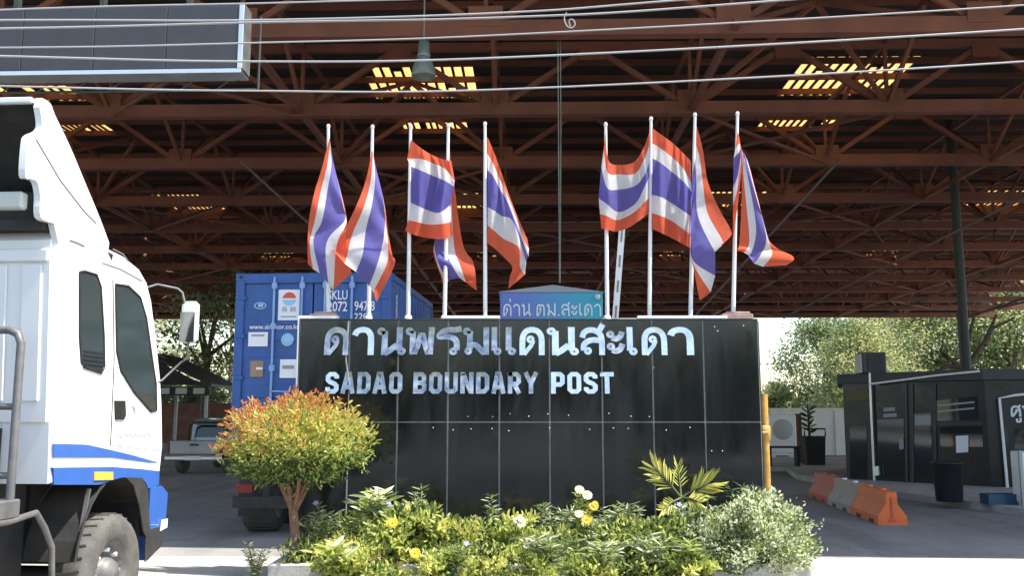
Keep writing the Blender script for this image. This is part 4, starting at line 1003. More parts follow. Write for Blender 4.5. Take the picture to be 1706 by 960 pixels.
# load bed and front rack
zb_ = TS(30, 832)[1]
t = MB(); t.box((-CW-.02,-4.9,zb_-.13),(.02,-.40,zb_),0,.01); t.build('load_bed', M_darkbar, tk, LOCAL)
t = MB(); q0 = TS(40, 820, .0); yb = -.47
zt_ = TS(30, 548)[1]
path = [(-.02,yb,zb_),(-.02,yb,zt_-.10),(-.05,yb,zt_-.03),(-.12,yb,zt_),(-CW+.12,yb,zt_),(-CW+.05,yb,zt_-.03),(-CW+.02,yb,zt_-.10),(-CW+.02,yb,zb_)]
t.tube(path, .030, 10)
for py in (678, 792): 
    z_ = TS(35, py)[1]; t.tube([(-.02,yb,z_),(-CW+.02,yb,z_)], .024, 8)
for k in range(1, 6): t.tube([(-.02-k*.38,yb,zb_),(-.02-k*.38,yb,zt_)], .02, 8)
t.build('front_rack', M_darkbar, tk, LOCAL)
t = MB(); pth = [(-.0,-.85,zb_-.14),(-.0,-.5,zb_-.15)] + [(.0, *TS(*p)) for p in ((60,855),(74,880),(86,912),(86,990))]
t.tube(pth, .024, 8); t.build('side_guard', M_darkbar, tk, LOCAL)
# mirror
MY = 9.05
c_ = P(315, 537, MY); inv = WM[tk.name].inverted(); c_l = inv @ c_
hh = (P(315,502,MY).z-P(315,572,MY).z)/2
t = MB(); t.box((c_l.x-.085, c_l.y-.02, c_l.z-hh), (c_l.x+.085, c_l.y+.07, c_l.z+hh), 0, .035); mo = t.build('mirror', M_truckwhite, tk, LOCAL)
t = MB(); t.box((c_l.x-.078, c_l.y-.030, c_l.z-hh+.008), (c_l.x+.068, c_l.y-.021, c_l.z+hh-.11), 0, .004); t.build('mirror_glass', M_mirror, mo, LOCAL)
t = MB(); t.tube([inv@P(*q) for q in ((243,480,8.75),(262,474,8.9),(296,481,MY),(304,488,MY),(308,505,MY))], .011, 8)
t.tube([inv@P(*q) for q in ((232,642,8.75),(256,640,8.85),(270,634,8.95),(303,603,MY),(312,598,MY),(314,570,MY))], .011, 8); t.build('mirror_arms', M_darkbar, mo, LOCAL)

# ---------------------------------------------------------------- container on trailer
CYY = 14.5
cl_, cr2 = P(394, 456, CYY), P(655, 456, CYY); zc1 = cl_.z; zc0 = zc1-2.59
ctw = cr2.x-cl_.x
tl_ = thing('container_trailer', 'dark trailer chassis carrying the blue shipping container', 'trailer', (cl_.x, CYY, 0), math.radians(-4))
t = MB(); t.box((.5,.05,zc0-.35),(.68,5.5,zc0-.02)); t.box((ctw-.68,.05,zc0-.35),(ctw-.5,5.5,zc0-.02)); t.box((.02,.0,zc0-.22),(ctw-.02,.12,zc0-.02)); t.build('frame', M_dirtblack, tl_, LOCAL)
t = MB(); t.box((.1,-.05,.45),(ctw-.1,.05,.62)); t.box((.55,-.02,.62),(.65,.04,zc0-.2)); t.box((ctw-.65,-.02,.62),(ctw-.55,.04,zc0-.2)); t.build('rear_bumper', M_dirtblack, tl_, LOCAL)
for x in (.15, ctw-.4):
    t = MB(); t.box((x,-.06,.68),(x+.25,-.0,.80)); t.build('tail_light', M_redlens, tl_, LOCAL)
    t = MB(); t.box((x-.1,.35,.28),(x+.42,.37,zc0-.25)); t.build('mudflap', M_black, tl_, LOCAL)
for yl in (.95, 2.1):
    wheel(.02, yl, .48, -1, tl_, .5); wheel(ctw-.02, yl, .48, 1, tl_, .5)
ct = thing('shipping_container', 'blue shipping container with white lettering and rusty lock rods behind the wall', 'container', (cl_.x, CYY, zc0), math.radians(-4))
LEN, HH = 4.2, 2.59
t = MB(); t.box((.0,.08,.15),(.06,LEN,HH-.1)) ; t.box((.05,.1,HH-.07),(ctw-.05,LEN-.05,HH-.02)); t.box((0,LEN-.05,.1),(ctw,LEN,HH-.05)); t.box((.05,.1,.05),(ctw-.05,LEN-.05,.12))
k = 0; y_ = .12
while y_ < LEN-.2:
    for x0_, sg_ in ((ctw-.01, -1), (.01, 1)):
        xa, xb_ = x0_, x0_+sg_*.036
        pr = [(xa,y_),(xa,y_+.10),(xb_,y_+.15),(xb_,y_+.22),(xa,y_+.278)]
        for p_, q_ in zip(pr[:-1], pr[1:]): t.add([(p_[0],p_[1],.15),(q_[0],q_[1],.15),(q_[0],q_[1],HH-.1),(p_[0],p_[1],HH-.1)], [(0,1,2,3)])
    y_ += .278
t.build('corrugated_sides', M_cont, ct, LOCAL)
t = MB()
for x in (0, ctw-.14): t.box((x,0,0),(x+.14,.12,HH-.001),0,.01); t.box((x,LEN-.1,0),(x+.14,LEN+.01,HH),0,.01)
t.box((.141,0,HH-.16),(ctw-.141,.1,HH-.002),0,.008); t.box((.141,0,0),(ctw-.141,.1,.14),0,.008)
for x in (0, ctw-.06): t.box((x,.121,HH-.1),(x+.06,LEN-.101,HH),0,.005); t.box((x,.121,0),(x+.06,LEN-.101,.16),0,.005)
for x in (.0, ctw-.16):
    t.box((x-.006,-.008,HH-.125),(x+.165,.16,HH+.004),0,.012); t.box((x-.006,-.008,-.004),(x+.165,.16,.12),0,.012)
t.build('corner_frame', M_cont, ct, LOCAL)
t = MB()
for x in (.08, ctw-.08): t.lathe([(0,-.0095),(.028,-.0095),(.03,-.0085)], (x,0,HH-.06), (0,1,0), 12)
t.build('corner_holes', M_black, ct, LOCAL)
mid = ctw/2; lx = lambda px: (px-393)/(655-393)*ctw; lz = lambda py: HH-(py-456)/(735-456)*HH
for x0_, x1_ in ((.142, mid-.012), (mid+.012, ctw-.142)):
    t = MB(); t.box((x0_,.035,.145),(x1_,.075,HH-.165))
    for zz in (545, 594, 640, 690):
        z_ = lz(zz); t.box((x0_+.05,.022,z_-.24),(x1_-.05,.0345,z_-.045),0,.012)
    dd = t.build('door', M_cont, ct, LOCAL)
    for px in ((459,506) if x0_ < mid else (545,590)):
        rd = MB(); x = lx(px); rd.tube([(x,-.012,.08),(x,-.012,HH-.06)], .019, 10)
        for z_ in (.1, .55, 1.1, 1.75, HH-.2): rd.box((x-.04,-.034,z_-.05),(x+.04,.03,z_+.05),0,.01)
        rd.build('lock_rod', M_contlight, dd, LOCAL)
        rd = MB(); z_ = lz(655); rd.tube([(x,-.03,z_),(x+(.3 if x0_<mid else -.3),-.035,z_-.01)], .014, 6); rd.build('lever', M_contlight, dd, LOCAL)
    t = MB()
    hx = .10 if x0_ < mid else ctw-.10
    for z_ in (.35, .95, 1.6, 2.2): t.box((hx-.07,-.014,z_-.03),(hx+.07,.02,z_+.03),0,.006)
    t.build('hinge', M_cont, dd, LOCAL)
def plate(px0, py0, px1, py1, name, m, y=.030, th=.006, par=ct):
    t = MB(); t.box((lx(px0), y-.012-th, lz(py1)), (lx(px1), y-.012, lz(py0)), 0, .001); return t.build(name, m, par, LOCAL)
lg = plate(465, 484, 501, 536, 'logo_panel', M_sticker, .046)
ccx, ccz = lx(483.5), lz(500); r_ = lx(495)-lx(483.5)
t = MB(); yf = .026
for mi_, a0, a1 in ((0, .12, math.pi-.12), (1, math.pi+.12, 2*math.pi-.12)):
    pp = [(ccx+r_*math.cos(a0+(a1-a0)*k/14), yf, ccz+r_*math.sin(a0+(a1-a0)*k/14)) for k in range(15)]; t.add(pp, [tuple(range(15))], mi_)
t.build('round_emblem', [M_red, M_lblue], lg, LOCAL)
t = MB(); text_on(t, '長 錦', (lx(471), yf+.003, lz(522)), (1,0,0), (0,0,1), lx(495)-lx(471), lz(513)-lz(522), 0.0, .004); t.box((lx(470),yf,lz(531)),(lx(496),yf+.004,lz(529))); t.build('characters', M_stickgrey, lg, LOCAL)
for body_, bx in (('SKLU',(549,486,582,502)), ('2072',(549,505,582,522)), ('947 8',(594,505,628,521)), ('22G1',(594,525,624,536)), ('www.sinokor.co.kr',(418,543,502,551))):
    t = MB(); text_on(t, body_, (lx(bx[0]), .018, lz(bx[3])), (1,0,0), (0,0,1), lx(bx[2])-lx(bx[0]), lz(bx[1])-lz(bx[3]), .012, .004); t.build('lettering', M_sticker, ct, LOCAL)
pt_ = plate(417, 556, 450, 580, 'placard', M_sticker); plate(422, 560, 444, 563, 'print', M_stickgrey, .023, .002, pt_); 
plate(422, 604, 444, 631, 'brown_placard', M_brown); plate(432, 615, 443, 619, 'print', M_sticker, .023, .002)
pt_ = plate(472, 602, 500, 633, 'placard', M_sticker); plate(476, 612, 496, 618, 'print', M_stickgrey, .023, .002, pt_)
t = MB(); t.lathe([(0,-.004),(.1,-.003),(.102,.0)], (lx(483),.016,lz(569)), (0,1,0), 20); t.build('globe_sticker', M_lblue, ct, LOCAL)
t = MB()
for an in range(24): 
    a_ = 2*math.pi*an/24; b_ = 2*math.pi*(an+1)/24
    t.add([(lx(435)+.10*math.cos(a_),.0165,lz(511)+.055*math.sin(a_)),(lx(435)+.10*math.cos(b_),.0165,lz(511)+.055*math.sin(b_)),(lx(435)+.08*math.cos(b_),.0165,lz(511)+.04*math.sin(b_)),(lx(435)+.08*math.cos(a_),.0165,lz(511)+.04*math.sin(a_))], [(0,1,2,3)])
t.box((lx(431),.015,lz(513)),(lx(440),.018,lz(508))); t.build('oval_sticker', M_lblue, ct, LOCAL)
t = MB(); text_on(t, 'SINOKOR', (ctw+.002, .50, HH-.80), (0,0,1), (0,-1,0), .50, .12, .02, .004); t.build('side_lettering', M_sticker, ct, LOCAL)

# ---------------------------------------------------------------- parked vehicles in the background
def pickup(loc, rz, paint, label):
    o = thing('pickup_truck', label, 'pickup', loc, rz)
    t = MB(); w = .90
    t.box((-w,.0,.62),(-w+.09,5.0,1.02),0,.04); t.box((w-.09,0,.62),(w,5.0,1.02),0,.04); t.box((-w+.09,.06,.60),(w-.09,5.05,.72)); t.box((-w,2.9,.62),(w,5.1,1.05),0,.06); t.box((-w+.02,3.4,1.0),(w-.02,5.0,1.12),0,.05)
    bd = t.build('body', paint, o, LOCAL)
    t = MB(); t.box((-w+.1,-.03,.62),(w-.1,.05,1.06),0,.03); tg = t.build('tailgate', paint, o, LOCAL)
    t = MB(); t.box((-.14,-.045,.90),(.14,-.031,.96)); t.build('handle', M_black, tg, LOCAL)
    t = MB(); t.box((-w,-.12,.44),(w,.0,.60),0,.04); bp_ = t.build('bumper', M_alu, o, LOCAL)
    t = MB(); t.box((-.24,-.135,.46),(.24,-.122,.58)); t.build('number_plate', M_sticker, bp_, LOCAL)
    for s in (-1,1):
        t = MB(); t.box((s*w-s*.01,-.035,.68),(s*w-s*.1,.04,1.0),0,.01); t.build('tail_light', M_redlens, o, LOCAL)
    t = MB(); cabp = [(1.75,1.02),(1.85,1.55),(2.0,1.70),(2.9,1.74),(3.3,1.65),(3.95,1.05)]
    t.prism(cabp, lambda p: (-w+.08,p[0],p[1]), lambda p: (w-.08,p[0],p[1])); t.build('cab', paint, o, LOCAL)
    t = MB(); t.add([(-w+.2,1.758,1.12),(w-.2,1.758,1.12),(w-.24,1.845,1.60),(-w+.24,1.845,1.60)], [(0,1,2,3)]); t.build('rear_window', M_glass, o, LOCAL)
    t = MB(); t.tube([(-w+.08,1.5,1.0),(-w+.1,1.5,1.5),(-w+.25,1.5,1.6),(w-.25,1.5,1.6),(w-.1,1.5,1.5),(w-.08,1.5,1.0)], .035, 8); t.build('roll_bar', M_black, o, LOCAL)
    t = MB(); t.box((-w+.1,.06,.73),(w-.1,1.7,.98)); t.build('load_cover', M_black, o, LOCAL)
    for s in (-1,1):
        for y in (1.0, 4.2):
            wh = MB(); wh.lathe([(.0,0),(.2,0),(.34,.0),(.37,-.04),(.37,-.2),(.34,-.24),(0,-.24)], (s*(w-.02),y,.37), (s,0,0), 24); wh.build('wheel', M_rubber, o, LOCAL)
    return o
p_ = G(322, 792); pickup((p_.x, p_.y, 0), math.radians(-3), M_silver, 'silver pickup truck parked in the shade seen from behind')
p_ = P(388, 700, 35.5); pickup((p_.x, 36.0, 0), math.radians(-6), M_white, 'white pickup half hidden behind the silver one and the container')

# shelter, brown wall
sh = thing('open_shelter', 'open shelter with dark gable roof beyond the pickup trucks', 'shelter', (-18.4, 47, 0))
e_, r0 = P(352, 640, 45), P(240, 585, 45); l_x = r0.x-(e_.x-r0.x)
t = MB(); pr = [(l_x,e_.z),(r0.x,r0.z),(e_.x,e_.z),(e_.x,e_.z-.12),(r0.x,r0.z-.14),(l_x,e_.z-.12)]
t.prism(pr, lambda p: (p[0],45,p[1]), lambda p: (p[0],50,p[1])); t.build('roof', M_black, sh)
t = MB(); t.prism([(l_x+.4,e_.z-.05),(r0.x,r0.z-.16),(e_.x-.4,e_.z-.05)], lambda p: (p[0],45.1,p[1]), lambda p: (p[0],45.15,p[1])); t.build('gable', M_dirtblack, sh)
t = MB(); t.box((l_x+.1,45.0,e_.z-.55),(e_.x-.1,45.05,e_.z-.13)); vl = t.build('valance', M_dirtblack, sh)
for k in range(10):
    x = e_.x-.3-k*.85; t = MB(); t.box((x-.55,44.985,e_.z-.48),(x,44.998,e_.z-.2)); t.build('valance_panel', mat('pale_panel', (.5,.5,.48), .7), vl)
for x in (l_x+.3, r0.x, e_.x-.3):
    for y in (45.3, 49.7): t = MB(); t.box((x-.07,y-.07,0),(x+.07,y+.07,e_.z-.15)); t.build('post', M_bar, sh)
t = MB(); t.box((-40, 62, 0), (-14.5, 62.3, 2.5)); t.box((-40, 61.95, 2.5), (-14.5, 62.35, 2.62)); tag(t.build('brown_wall', M_brick), 'low reddish brown wall behind the pickup trucks', 'wall')

# ---------------------------------------------------------------- right side: booth on its island
isl = MB(); poly = [(8.25,27.5),(8.52,21.8),(8.75,20.6),(9.45,17.3),(22,15.8),(22,31),(9,31)]
isl.prism(poly, lambda p: (p[0],p[1],0), lambda p: (p[0],p[1],.14)); structure(isl.build('pavement_island', M_kerb))
A_, B_ = G(1408, 806, .14), G(1652, 822, .14)
A_ = Vector((9.05, 25.6, .14)); B_ = Vector((11.5, 22.75, .14)); C_ = Vector((17.5, 21.2, .14)); D_ = Vector((19, 27.5, .14)); E2 = Vector((10.6, 30, .14))
bo = thing('guard_booth', 'black clad guard booth with dark glazing on the right hand island', 'booth', (12.5, 25, .14))
ztp = P(1400, 640, 25.6).z
t = MB(); t.prism([tuple(q.xy) for q in (A_,B_,C_,D_,E2)], lambda p: (p[0],p[1],.14), lambda p: (p[0],p[1],ztp)); t.build('wall', M_booth, bo)
def outset(pts, d):
    c = sum(pts, Vector((0,0,0)))/len(pts); return [q+(q-c).normalized()*d for q in pts]
t = MB(); oo = outset([A_,B_,C_,D_,E2], .14); t.prism([tuple(q.xy) for q in oo], lambda p: (p[0],p[1],ztp+.003), lambda p: (p[0],p[1],ztp+.26)); t.build('roof', M_boothtop, bo)
nAB = Vector((-(B_.y-A_.y), (B_.x-A_.x), 0)).normalized(); nAB = nAB if nAB.dot(-A_) > 0 else -nAB
nBC = Vector((-(C_.y-B_.y), (C_.x-B_.x), 0)).normalized(); nBC = nBC if nBC.dot(-B_) > 0 else -nBC
def slab(quad, p0, n, d0, d1, name, m, par):
    pts = [on_plane(x, y, p0, n) for x, y in quad]; k = len(pts); t = MB()
    t.add([p+n*d0 for p in pts]+[p+n*d1 for p in pts], [tuple(range(k)), tuple(range(k,2*k))[::-1]]+[(i,(i+1)%k,k+(i+1)%k,k+i) for i in range(k)]); return t.build(name, m, par)
M_bframe = mat('booth_frame', (.05,.052,.055), .35, metal=.5); M_dimprint = mat('dim_print', (.30,.31,.32), .6); M_olive = mat('olive_plate', (.10,.09,.02), .5)
M_boothglass = mat('booth_glass', (.02,.022,.022), .04, spec=.8)
slab([(1410,655),(1447,650),(1450,665),(1412,669)], A_, nAB, .003, .02, 'name_plate', M_olive, bo)
for x0_, x1_, y0_, y1_, dim in ((1416,1444,712,798,0),(1462,1506,700,800,0),(1522,1552,690,806,0)):
    slab([(x0_,y0_),(x1_,y0_-2),(x1_+1,y1_+5),(x0_+1,y1_)], A_, nAB, .003, .012, 'glass_panel', M_boothglass, bo)
w1 = slab([(1560,668),(1628,660),(1630,700),(1561,702)], A_, nAB, .003, .014, 'window', M_boothglass, bo)
for y in (672, 682): slab([(1563,y+3),(1624,y-3),(1624,y),(1563,y+6)], A_, nAB, .016, .03, 'blind_slat', M_dimprint, w1)
w2 = slab([(1566,712),(1636,708),(1638,745),(1567,745)], A_, nAB, .003, .014, 'window', M_boothglass, bo)
slab([(1594,727),(1614,726),(1614,754),(1595,755)], A_, nAB, .02, .06, 'paper_holder', M_sticker, bo)
slab([(1525,693),(1551,692),(1551,708),(1526,709)], A_, nAB, .014, .02, 'notice', M_dimprint, bo)
slab([(1499,733),(1506,731),(1507,748),(1500,750)], A_, nAB, .02, .05, 'door_pull', M_dimprint, bo)
for y, x1_ in ((680,1491),(690,1494),(701,1500)): slab([(1472,y),(x1_,y-1),(x1_,y+(5 if y<700 else 2)),(1472,y+(6 if y<700 else 3))], A_, nAB, .003, .008, 'printed_line', M_dimprint, bo)
for x in (1508, 1518, 1556): slab([(x,640),(x+4,640),(x+6,814),(x+2,814)], A_, nAB, .003, .035, 'door_frame', M_bframe, bo)
slab([(1555,705),(1640,704),(1640,708),(1555,709)], A_, nAB, .003, .03, 'sill', M_bframe, bo)
t = MB(); t.tube([on_plane(x,y,A_+nAB*.1,nAB) for x,y in ((1449,622),(1452,700),(1457,808))], .035, 8); t.build('drain_pipe', M_alu, bo)
t = MB(); t.tube([on_plane(x,y,A_+nAB*.2,nAB) for x,y in ((1452,640),(1500,634),(1560,626),(1632,619))], .03, 8); t.build('roof_conduit', M_white, bo)
slab([(1459,778),(1468,777),(1469,792),(1460,793)], A_, nAB, .05, .15, 'junction_box', M_alu, bo)
t = MB(); t.tube([on_plane(x,y,B_+nBC*.12,nBC) for x,y in ((1680,832),(1672,740),(1665,664),(1690,659),(1760,652))], .035, 8); t.build('door_surround', M_white, bo)
slab([(1690,715),(1740,714),(1740,760),(1690,760)], B_, nBC, .003, .012, 'window', M_boothglass, bo)
slab([(1671,717),(1679,717),(1680,738),(1672,738)], B_, nBC, .003, .04, 'intercom', M_bframe, bo)
p_ = on_plane(1684, 699, B_, nBC); xd = Vector((-nBC.y, nBC.x, 0)); xd = xd if xd.x > 0 else -xd; t = MB(); xs = 0.0
TH['sala'] = (.86, TH['do'][1], TH['do'][2] + [[(.64,.84),(.84,1.02)]], [(.52,.56)])
TH['uu'] = (.5, [[(.12,-.16),(.12,-.42),(.3,-.44),(.40,-.38),(.40,-.10)]], [], [])
for key, adv in (('sala',0),('uu',.95),('no',1.05),('yo',0)):
    if key in TH: thai(t, key, lambda p, y, x_=xs+(.36 if key == 'uu' else 0): p_ + xd*((x_+p[0])*.27) + Vector((0,0,.06+p[1]*.27)) - nBC*y, .17, -.03, -.004)
    xs += adv
t.build('lettering', M_sticker, bo)
# loudspeaker box on roof
p_ = on_plane(1458, 628, A_+nAB*.05, nAB); pz = ztp+.262
ls = thing('loudspeaker', 'boxy black loudspeaker standing on the guard booth roof corner', 'loudspeaker', (p_.x+.1, p_.y+.2, pz))
t = MB(); t.box((p_.x-.30, p_.y+.05, pz+.0), (p_.x+.34, p_.y+.5, pz+.56), 0, .02); t.build('cabinet', M_boothtop, ls)
t = MB(); t.box((p_.x-.18, p_.y+.03, pz+.06), (p_.x+.28, p_.y+.048, pz+.50), 0, .01); t.build('grille', M_black, ls)
t = MB(); t.box((p_.x-.36, p_.y+.06, pz), (p_.x-.305, p_.y+.45, pz+.52), 0, .01); t.build('side_bracket', M_bar, ls)
# bin, AC, blue crate
p_ = G(1592, 838, .14)
bn = thing('bin', 'tall black cylindrical litter bin in front of the guard booth', 'bin', (p_.x, p_.y+.25, .14)); hb = .78
t = MB(); t.lathe([(0,0),(.23,0),(.25,.02),(.29,hb-.04),(.31,hb-.03),(.31,hb),(.28,hb),(.25,.1),(0,.08)], (0,0,0), (0,0,1), 28); t.build('body', M_black, bn, LOCAL)
p_ = G(1742, 846, .14)
ac = thing('air_conditioner', 'white outdoor air conditioner unit at the right edge beside the booth', 'air conditioner', (p_.x, p_.y+.2, .14))
t = MB(); t.box((-.28,-.02,.05),(.75,.4,1.02),0,.02); t.box((-.25,.0,0),(-.15,.38,.05)); t.box((.55,.0,0),(.65,.38,.05)); t.build('cabinet', M_white, ac, LOCAL)
t = MB(); t.box((-.18,-.035,.12),(.65,-.021,.95),0,.01); gr_ = t.build('grille', M_bframe, ac, LOCAL)
t = MB()
for k in range(12): t.box((-.17,-.045,.15+k*.065),(.64,-.036,.172+k*.065))
t.build('grille_bars', M_greybar, gr_, LOCAL)
t = MB(); t.box((-.33,-.03,.0),(-.285,.02,1.04)); t.build('side_frame', M_bar, ac, LOCAL)
p_ = G(1674, 842, .14); t = MB(); b0_ = (p_.x-.32, p_.y-.0, .14)
t.box((p_.x-.3,p_.y,.14),(p_.x+.3,p_.y+.35,.16)); 
for a_, b_ in (((-.3,0),(.3,.02)),((-.3,.33),(.3,.35)),((-.3,.021),(-.28,.329)),((.28,.021),(.3,.329))): t.box((p_.x+a_[0],p_.y+a_[1],.161),(p_.x+b_[0],p_.y+b_[1],.34))
tag(t.build('crate', mat('dark_blue_plastic', (.02,.07,.12), .4)), 'low dark blue open crate on the island beside the air conditioner', 'crate')

# jersey barriers
bx0 = Vector((6.45, 16.15, 0)); bx1 = Vector((7.02, 21.7, 0))
prof = [(-.24,0),(.24,0),(.24,.14),(.10,.34),(.085,.55),(-.085,.55),(-.10,.34),(-.24,.14)]
dB = (bx1-bx0)/3; dn = dB.normalized(); sB = Vector((dn.y,-dn.x,0))
for k, (m_, lab) in enumerate(((M_orange,'bright orange plastic road barrier, the nearest of the row'),(M_greybar,'faded grey plastic road barrier between orange and red ones'),(M_redbar,'faded red plastic road barrier at the far end of the row'))):
    p0_, p1_ = bx0+dB*k+dn*.01, bx0+dB*(k+1)-dn*.01
    jb = thing('road_barrier', lab, 'road barrier', (p0_+p1_)/2, 0, 'plastic road barriers in a row')
    t = MB(); t.prism(prof, lambda p: p0_+sB*p[0]+Vector((0,0,p[1])), lambda p: p1_+sB*p[0]+Vector((0,0,p[1]))); t.build('shell', m_, jb)
    for f in (.25,.7):
        t = MB(); q = p0_.lerp(p1_, f); t.lathe([(.05,0),(.05,.03),(0,.03)], q+Vector((0,0,.55)), (0,0,1), 12); t.build('filler_cap', M_sticker if k == 1 else m_, jb)
    for f in (.22,.68):
        t = MB(); q = p0_.lerp(p1_, f); t.add([q+sB*l_+dn*e_+Vector((0,0,z_)) for l_ in (-.243,-.236) for e_,z_ in ((-.16,0),(.16,0),(.16,.07),(-.16,.07))], [(0,1,2,3),(7,6,5,4),(0,4,5,1),(1,5,6,2),(2,6,7,3),(3,7,4,0)]); t.build('foot_slot', M_black, jb)
    if k == 0:
        t = MB(); t.box((p0_.x-.02,p0_.y-.012,.10),(p0_.x+.02,p0_.y-.001,.46)); t.box((p0_.x-.06,p0_.y-.012,.06),(p0_.x+.06,p0_.y-.001,.10)); t.build('end_slot', M_redbar, jb)

# background right: wall, condenser, post, potted plant, bench
t = MB(); x0_ = P(1283,690,44).x; zt2 = P(1340,684,44).z
t.box((x0_,44,0),(40,44.2,zt2)); t.box((x0_-.05,43.95,zt2+.003),(40,44.25,zt2+.10)); 
for k in range(9): t.box((x0_+k*3,43.93,0),(x0_+k*3+.2,43.998,zt2))
tag(t.build('white_wall', M_whitewall), 'long low white wall with grey cap beyond the guard booth', 'wall')
p_ = G(1304, 752); yq = 40.0; pc = P(1302, 716, yq)
cd = thing('condenser_unit', 'white condenser with a round fan grille before the white wall', 'air conditioner', (pc.x, yq+.3, 0))
t = MB(); t.box((pc.x-.45,yq,.25),(pc.x+.62,yq+.5,pc.z+.62),0,.03); t.box((pc.x-.35,yq+.1,0),(pc.x-.25,yq+.4,.25)); t.box((pc.x+.4,yq+.1,0),(pc.x+.5,yq+.4,.25)); t.build('cabinet', M_white, cd)
t = MB(); t.lathe([(0,-.02),(.40,-.02),(.44,0)], (pc.x+.05,yq-.0,pc.z), (0,1,0), 28); t.build('fan_grille', mat('fan_grey', (.42,.44,.43), .5), cd)
def dark_plant():
    yq = 33.0; q = P(1355, 762, yq); z1 = P(1355, 727, yq).z
    o = thing('potted_plant', 'square dark pot with a tall thin stalk of leaves on the island', 'potted plant', (q.x, yq, 0))
    t = MB(); t.prism([(-.30,0),(.30,0),(.36,z1),(-.36,z1)], lambda p: (q.x+p[0],yq-.3,p[1]), lambda p: (q.x+p[0],yq+.3,p[1])); t.tube([(q.x-.36,yq-.28,z1),(q.x-.36,yq-.28,z1+.25),(q.x+.36,yq-.28,z1+.25),(q.x+.36,yq-.28,z1)], .03, 6); t.build('pot', M_dirtblack, o)
    t = MB(); zz = P(1355,674,yq).z; t.tube([(q.x-.1,yq,z1-.1),(q.x-.12,yq,zz)], [.05,.03], 8); t.build('stalk', M_dkgreen, o)
    n = 16; ps = np.array([(q.x-.11, yq, z1+.1+(zz-z1-.2)*k/n) for k in range(n)]); dr = np.array([(math.cos(k*2.2), math.sin(k*2.2), .5) for k in range(n)])
    leaves('foliage', ps, dr, np.full(n,.35), np.full(n,.12), np.zeros(n,int), [L_dk], o)
dark_plant()
q = P(1333, 760, 34); zz = P(1333, 692, 34).z; t = MB(); t.box((q.x-.08,33.92,0),(q.x+.08,34.08,zz)); t.box((q.x-.1,33.9,zz),(q.x+.1,34.1,zz+.05)); tag(t.build('brown_post', M_brick), 'reddish brown square post left of the potted plant', 'post')
q = P(1306, 760, 32); bn = thing('bench', 'dark bench in the shade right of the yellow post', 'bench', (q.x, 32, 0)); sz_ = P(1306,744,32).z
t = MB(); t.box((q.x-.6,31.8,sz_-.06),(q.x+.55,32.25,sz_),0,.01); t.build('seat', M_dirtblack, bn)
for x in (-.5,.45): t = MB(); t.box((q.x+x-.05,31.85,0),(q.x+x+.05,32.2,sz_-.06)); t.build('leg', M_dirtblack, bn)
t = MB(); t.prism([(4.5+7,29.5),(8.25+.05,31.05),(20,36),(11.0,37.0),(10.2,30.2)][:0] or [(6.5,34.5),(8.2,31.2),(22,31.2),(22,39),(6.5,39)], lambda p: (p[0],p[1],0), lambda p: (p[0],p[1],.13)); structure(t.build('kerb_island', M_kerb))

# ---------------------------------------------------------------- trees beyond the canopy
def tree(px, Y, base_py, H, R, mats, wts, label, ncl=34, nl=170, ls=.30, tr=.22, low=.35, name='broadleaf_tree', group='trees beyond the canopy'):
    x = P(px, 600, Y).x; o = thing(name, label, 'tree', (x, Y, 0), 0, group)
    t = MB(); top = Vector((x+random.uniform(-.4,.4), Y, H*.55)); b = Vector((x, Y, 0))
    t.tube([b, b.lerp(top,.5)+Vector((random.uniform(-.2,.2),0,0)), top], [tr, tr*.8, tr*.55], 10)
    cc = []
    for k in range(ncl):
        an = random.uniform(0, 6.28); r_ = R*math.sqrt(random.random()); h = H*(low+(1-low)*random.random()); s_ = math.sin(math.pi*min(1,max(.12,(h/H-low)/(1-low)*.85+.12)))
        cc.append((x+math.cos(an)*r_*s_, Y+math.sin(an)*r_*s_, h))
    for k in range(0, ncl, 2):
        c = Vector(cc[k]); s0 = b.lerp(top, random.uniform(.5,1)); t.tube([s0, s0.lerp(c,.5)+Vector((0,0,.2)), c], [tr*.4, tr*.25, .03], 6)
    t.build('trunk', M_bark2, o)
    ls *= 1.15; cc = np.array(cc); nl = int(nl*1.9); n = ncl*nl; k = rng.integers(0, ncl, n); pos = cc[k]+rng.normal(size=(n,3))*np.array([.62,.62,.46])*R/3.0
    dr = rng.normal(size=(n,3))+np.array([0,0,-.2]); clm = rng.choice(len(mats), ncl, p=np.array(wts)/sum(wts)); mi = np.where(rng.random(n) < .6, clm[k], rng.integers(0,len(mats),n))
    leaves('crown', pos, dr, rng.uniform(.6,1.3,n)*ls, rng.uniform(.4,.6,n)*ls, mi, mats, o)
FMs = [L_far, L_far2, L_far3, L_far]
tree(345, 56, 700, 11, 3.6, FMs, (3,1,2,1), 'tree with a dark forked trunk right of the shelter roof', 20, 70, .26, .32, .42)
tree(292, 82, 700, 12, 4.0, FMs, (2,4,0,0), 'pale green loose tree behind the shelter roof', 20, 100, .28, .2, .25)
tree(385, 80, 700, 13, 4.5, FMs, (2,1,3,1), 'bluish green tree close to the container edge', 18, 60, .3, .3, .2)
tree(345, 66, 700, 4.0, 2.2, FMs, (3,1,3,1), 'low bushy tree over the brown wall', 20, 120, .24, .12, .2)
tree(265, 66, 700, 3.8, 2.4, FMs, (3,1,3,1), 'low dark bush beside the truck mirror', 20, 120, .24, .12, .2)
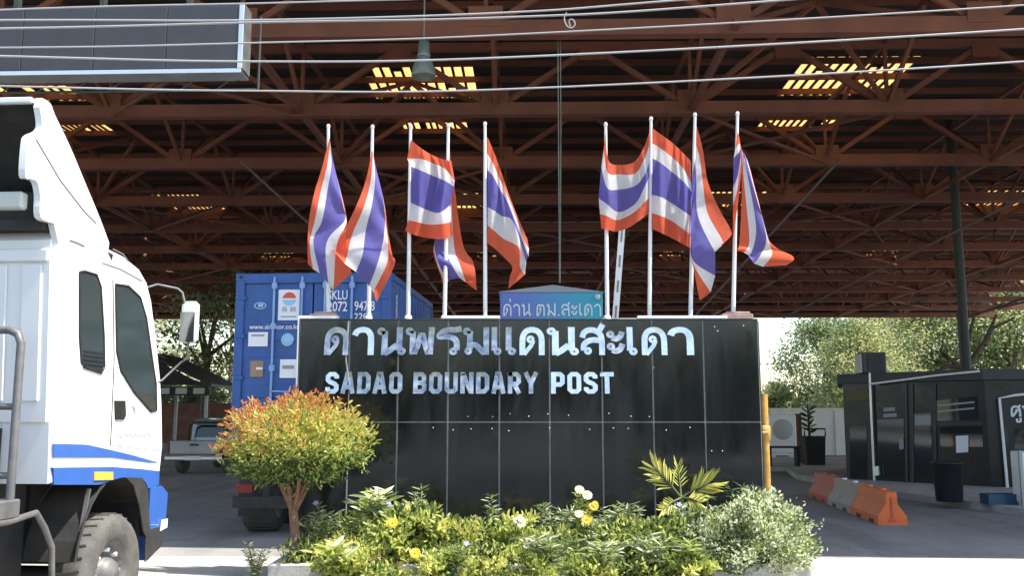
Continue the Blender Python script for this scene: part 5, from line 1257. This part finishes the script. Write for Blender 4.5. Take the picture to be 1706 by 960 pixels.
tree(1372, 88, 700, 11, 4.0, FMs, (2,0,4,1), 'grey green tree nearest the right edge of the sign wall', 30, 150, .30, .25, .15)
tree(1430, 80, 700, 9.5, 4.4, FMs, (1,6,0,0), 'yellow green tree above the loudspeaker', 40, 190, .26, .22, .15)
tree(1560, 86, 700, 13, 5.5, FMs, (3,3,1,1), 'broad green tree behind the middle of the guard booth', 46, 170, .30, .25, .2)
tree(1690, 82, 700, 13, 5.2, FMs, (3,3,1,1), 'tall green tree at the right end behind the guard booth', 46, 170, .30, .25, .2)
tree(1300, 92, 700, 4.6, 2.6, FMs, (2,4,1,0), 'low light green tree behind the condenser', 18, 130, .28, .15, .2)
tree(1490, 100, 700, 14, 6, FMs, (3,1,2,1), 'tall dark tree behind the yellow green one', 40, 150, .34, .3, .15)
# bare forked tree by the booth column
t = MB(); y_ = 31.5; b_ = P(1610, 640, y_)
for pts in (((1612,650),(1610,600),(1615,560),(1625,520)), ((1611,612),(1580,610),(1555,622)), ((1612,610),(1640,570),(1660,525)), ((1640,575),(1652,548),(1690,530)), ((1604,615),(1585,600),(1570,590),(1600,612))):
    t.tube([P(px, py, y_) for px, py in pts], [.10]+[.07]*(len(pts)-2)+[.04], 7)
t.tube([(b_.x,y_,0),(b_.x,y_,b_.z)], .13, 8)
tag(t.build('bare_tree', M_bark2), 'bare dark forked tree rising behind the guard booth roof', 'tree')

# unseen tree belt added behind the viewpoint to darken what the polished stone mirrors
n = 9000; cx_ = rng.uniform(-34, 34, 60); cc = np.stack([cx_, rng.uniform(-28, -23, 60), rng.uniform(1.0, 4.6, 60)+np.where(cx_ < 2, .8, 0)], 1)
k = rng.integers(0, 60, n); pos = cc[k] + rng.normal(size=(n,3))*np.array([1.3, .9, .85]); pos[:,2] = np.maximum(pos[:,2], .1)
stuff(leaves('mirrored_treeline', pos, rng.normal(size=(n,3)), rng.uniform(.5,.9,n), rng.uniform(.3,.5,n), rng.integers(0,3,n), [L_far, L_far3, L_dk]), 'unseen belt of trees added for the sign wall to mirror', 'trees')
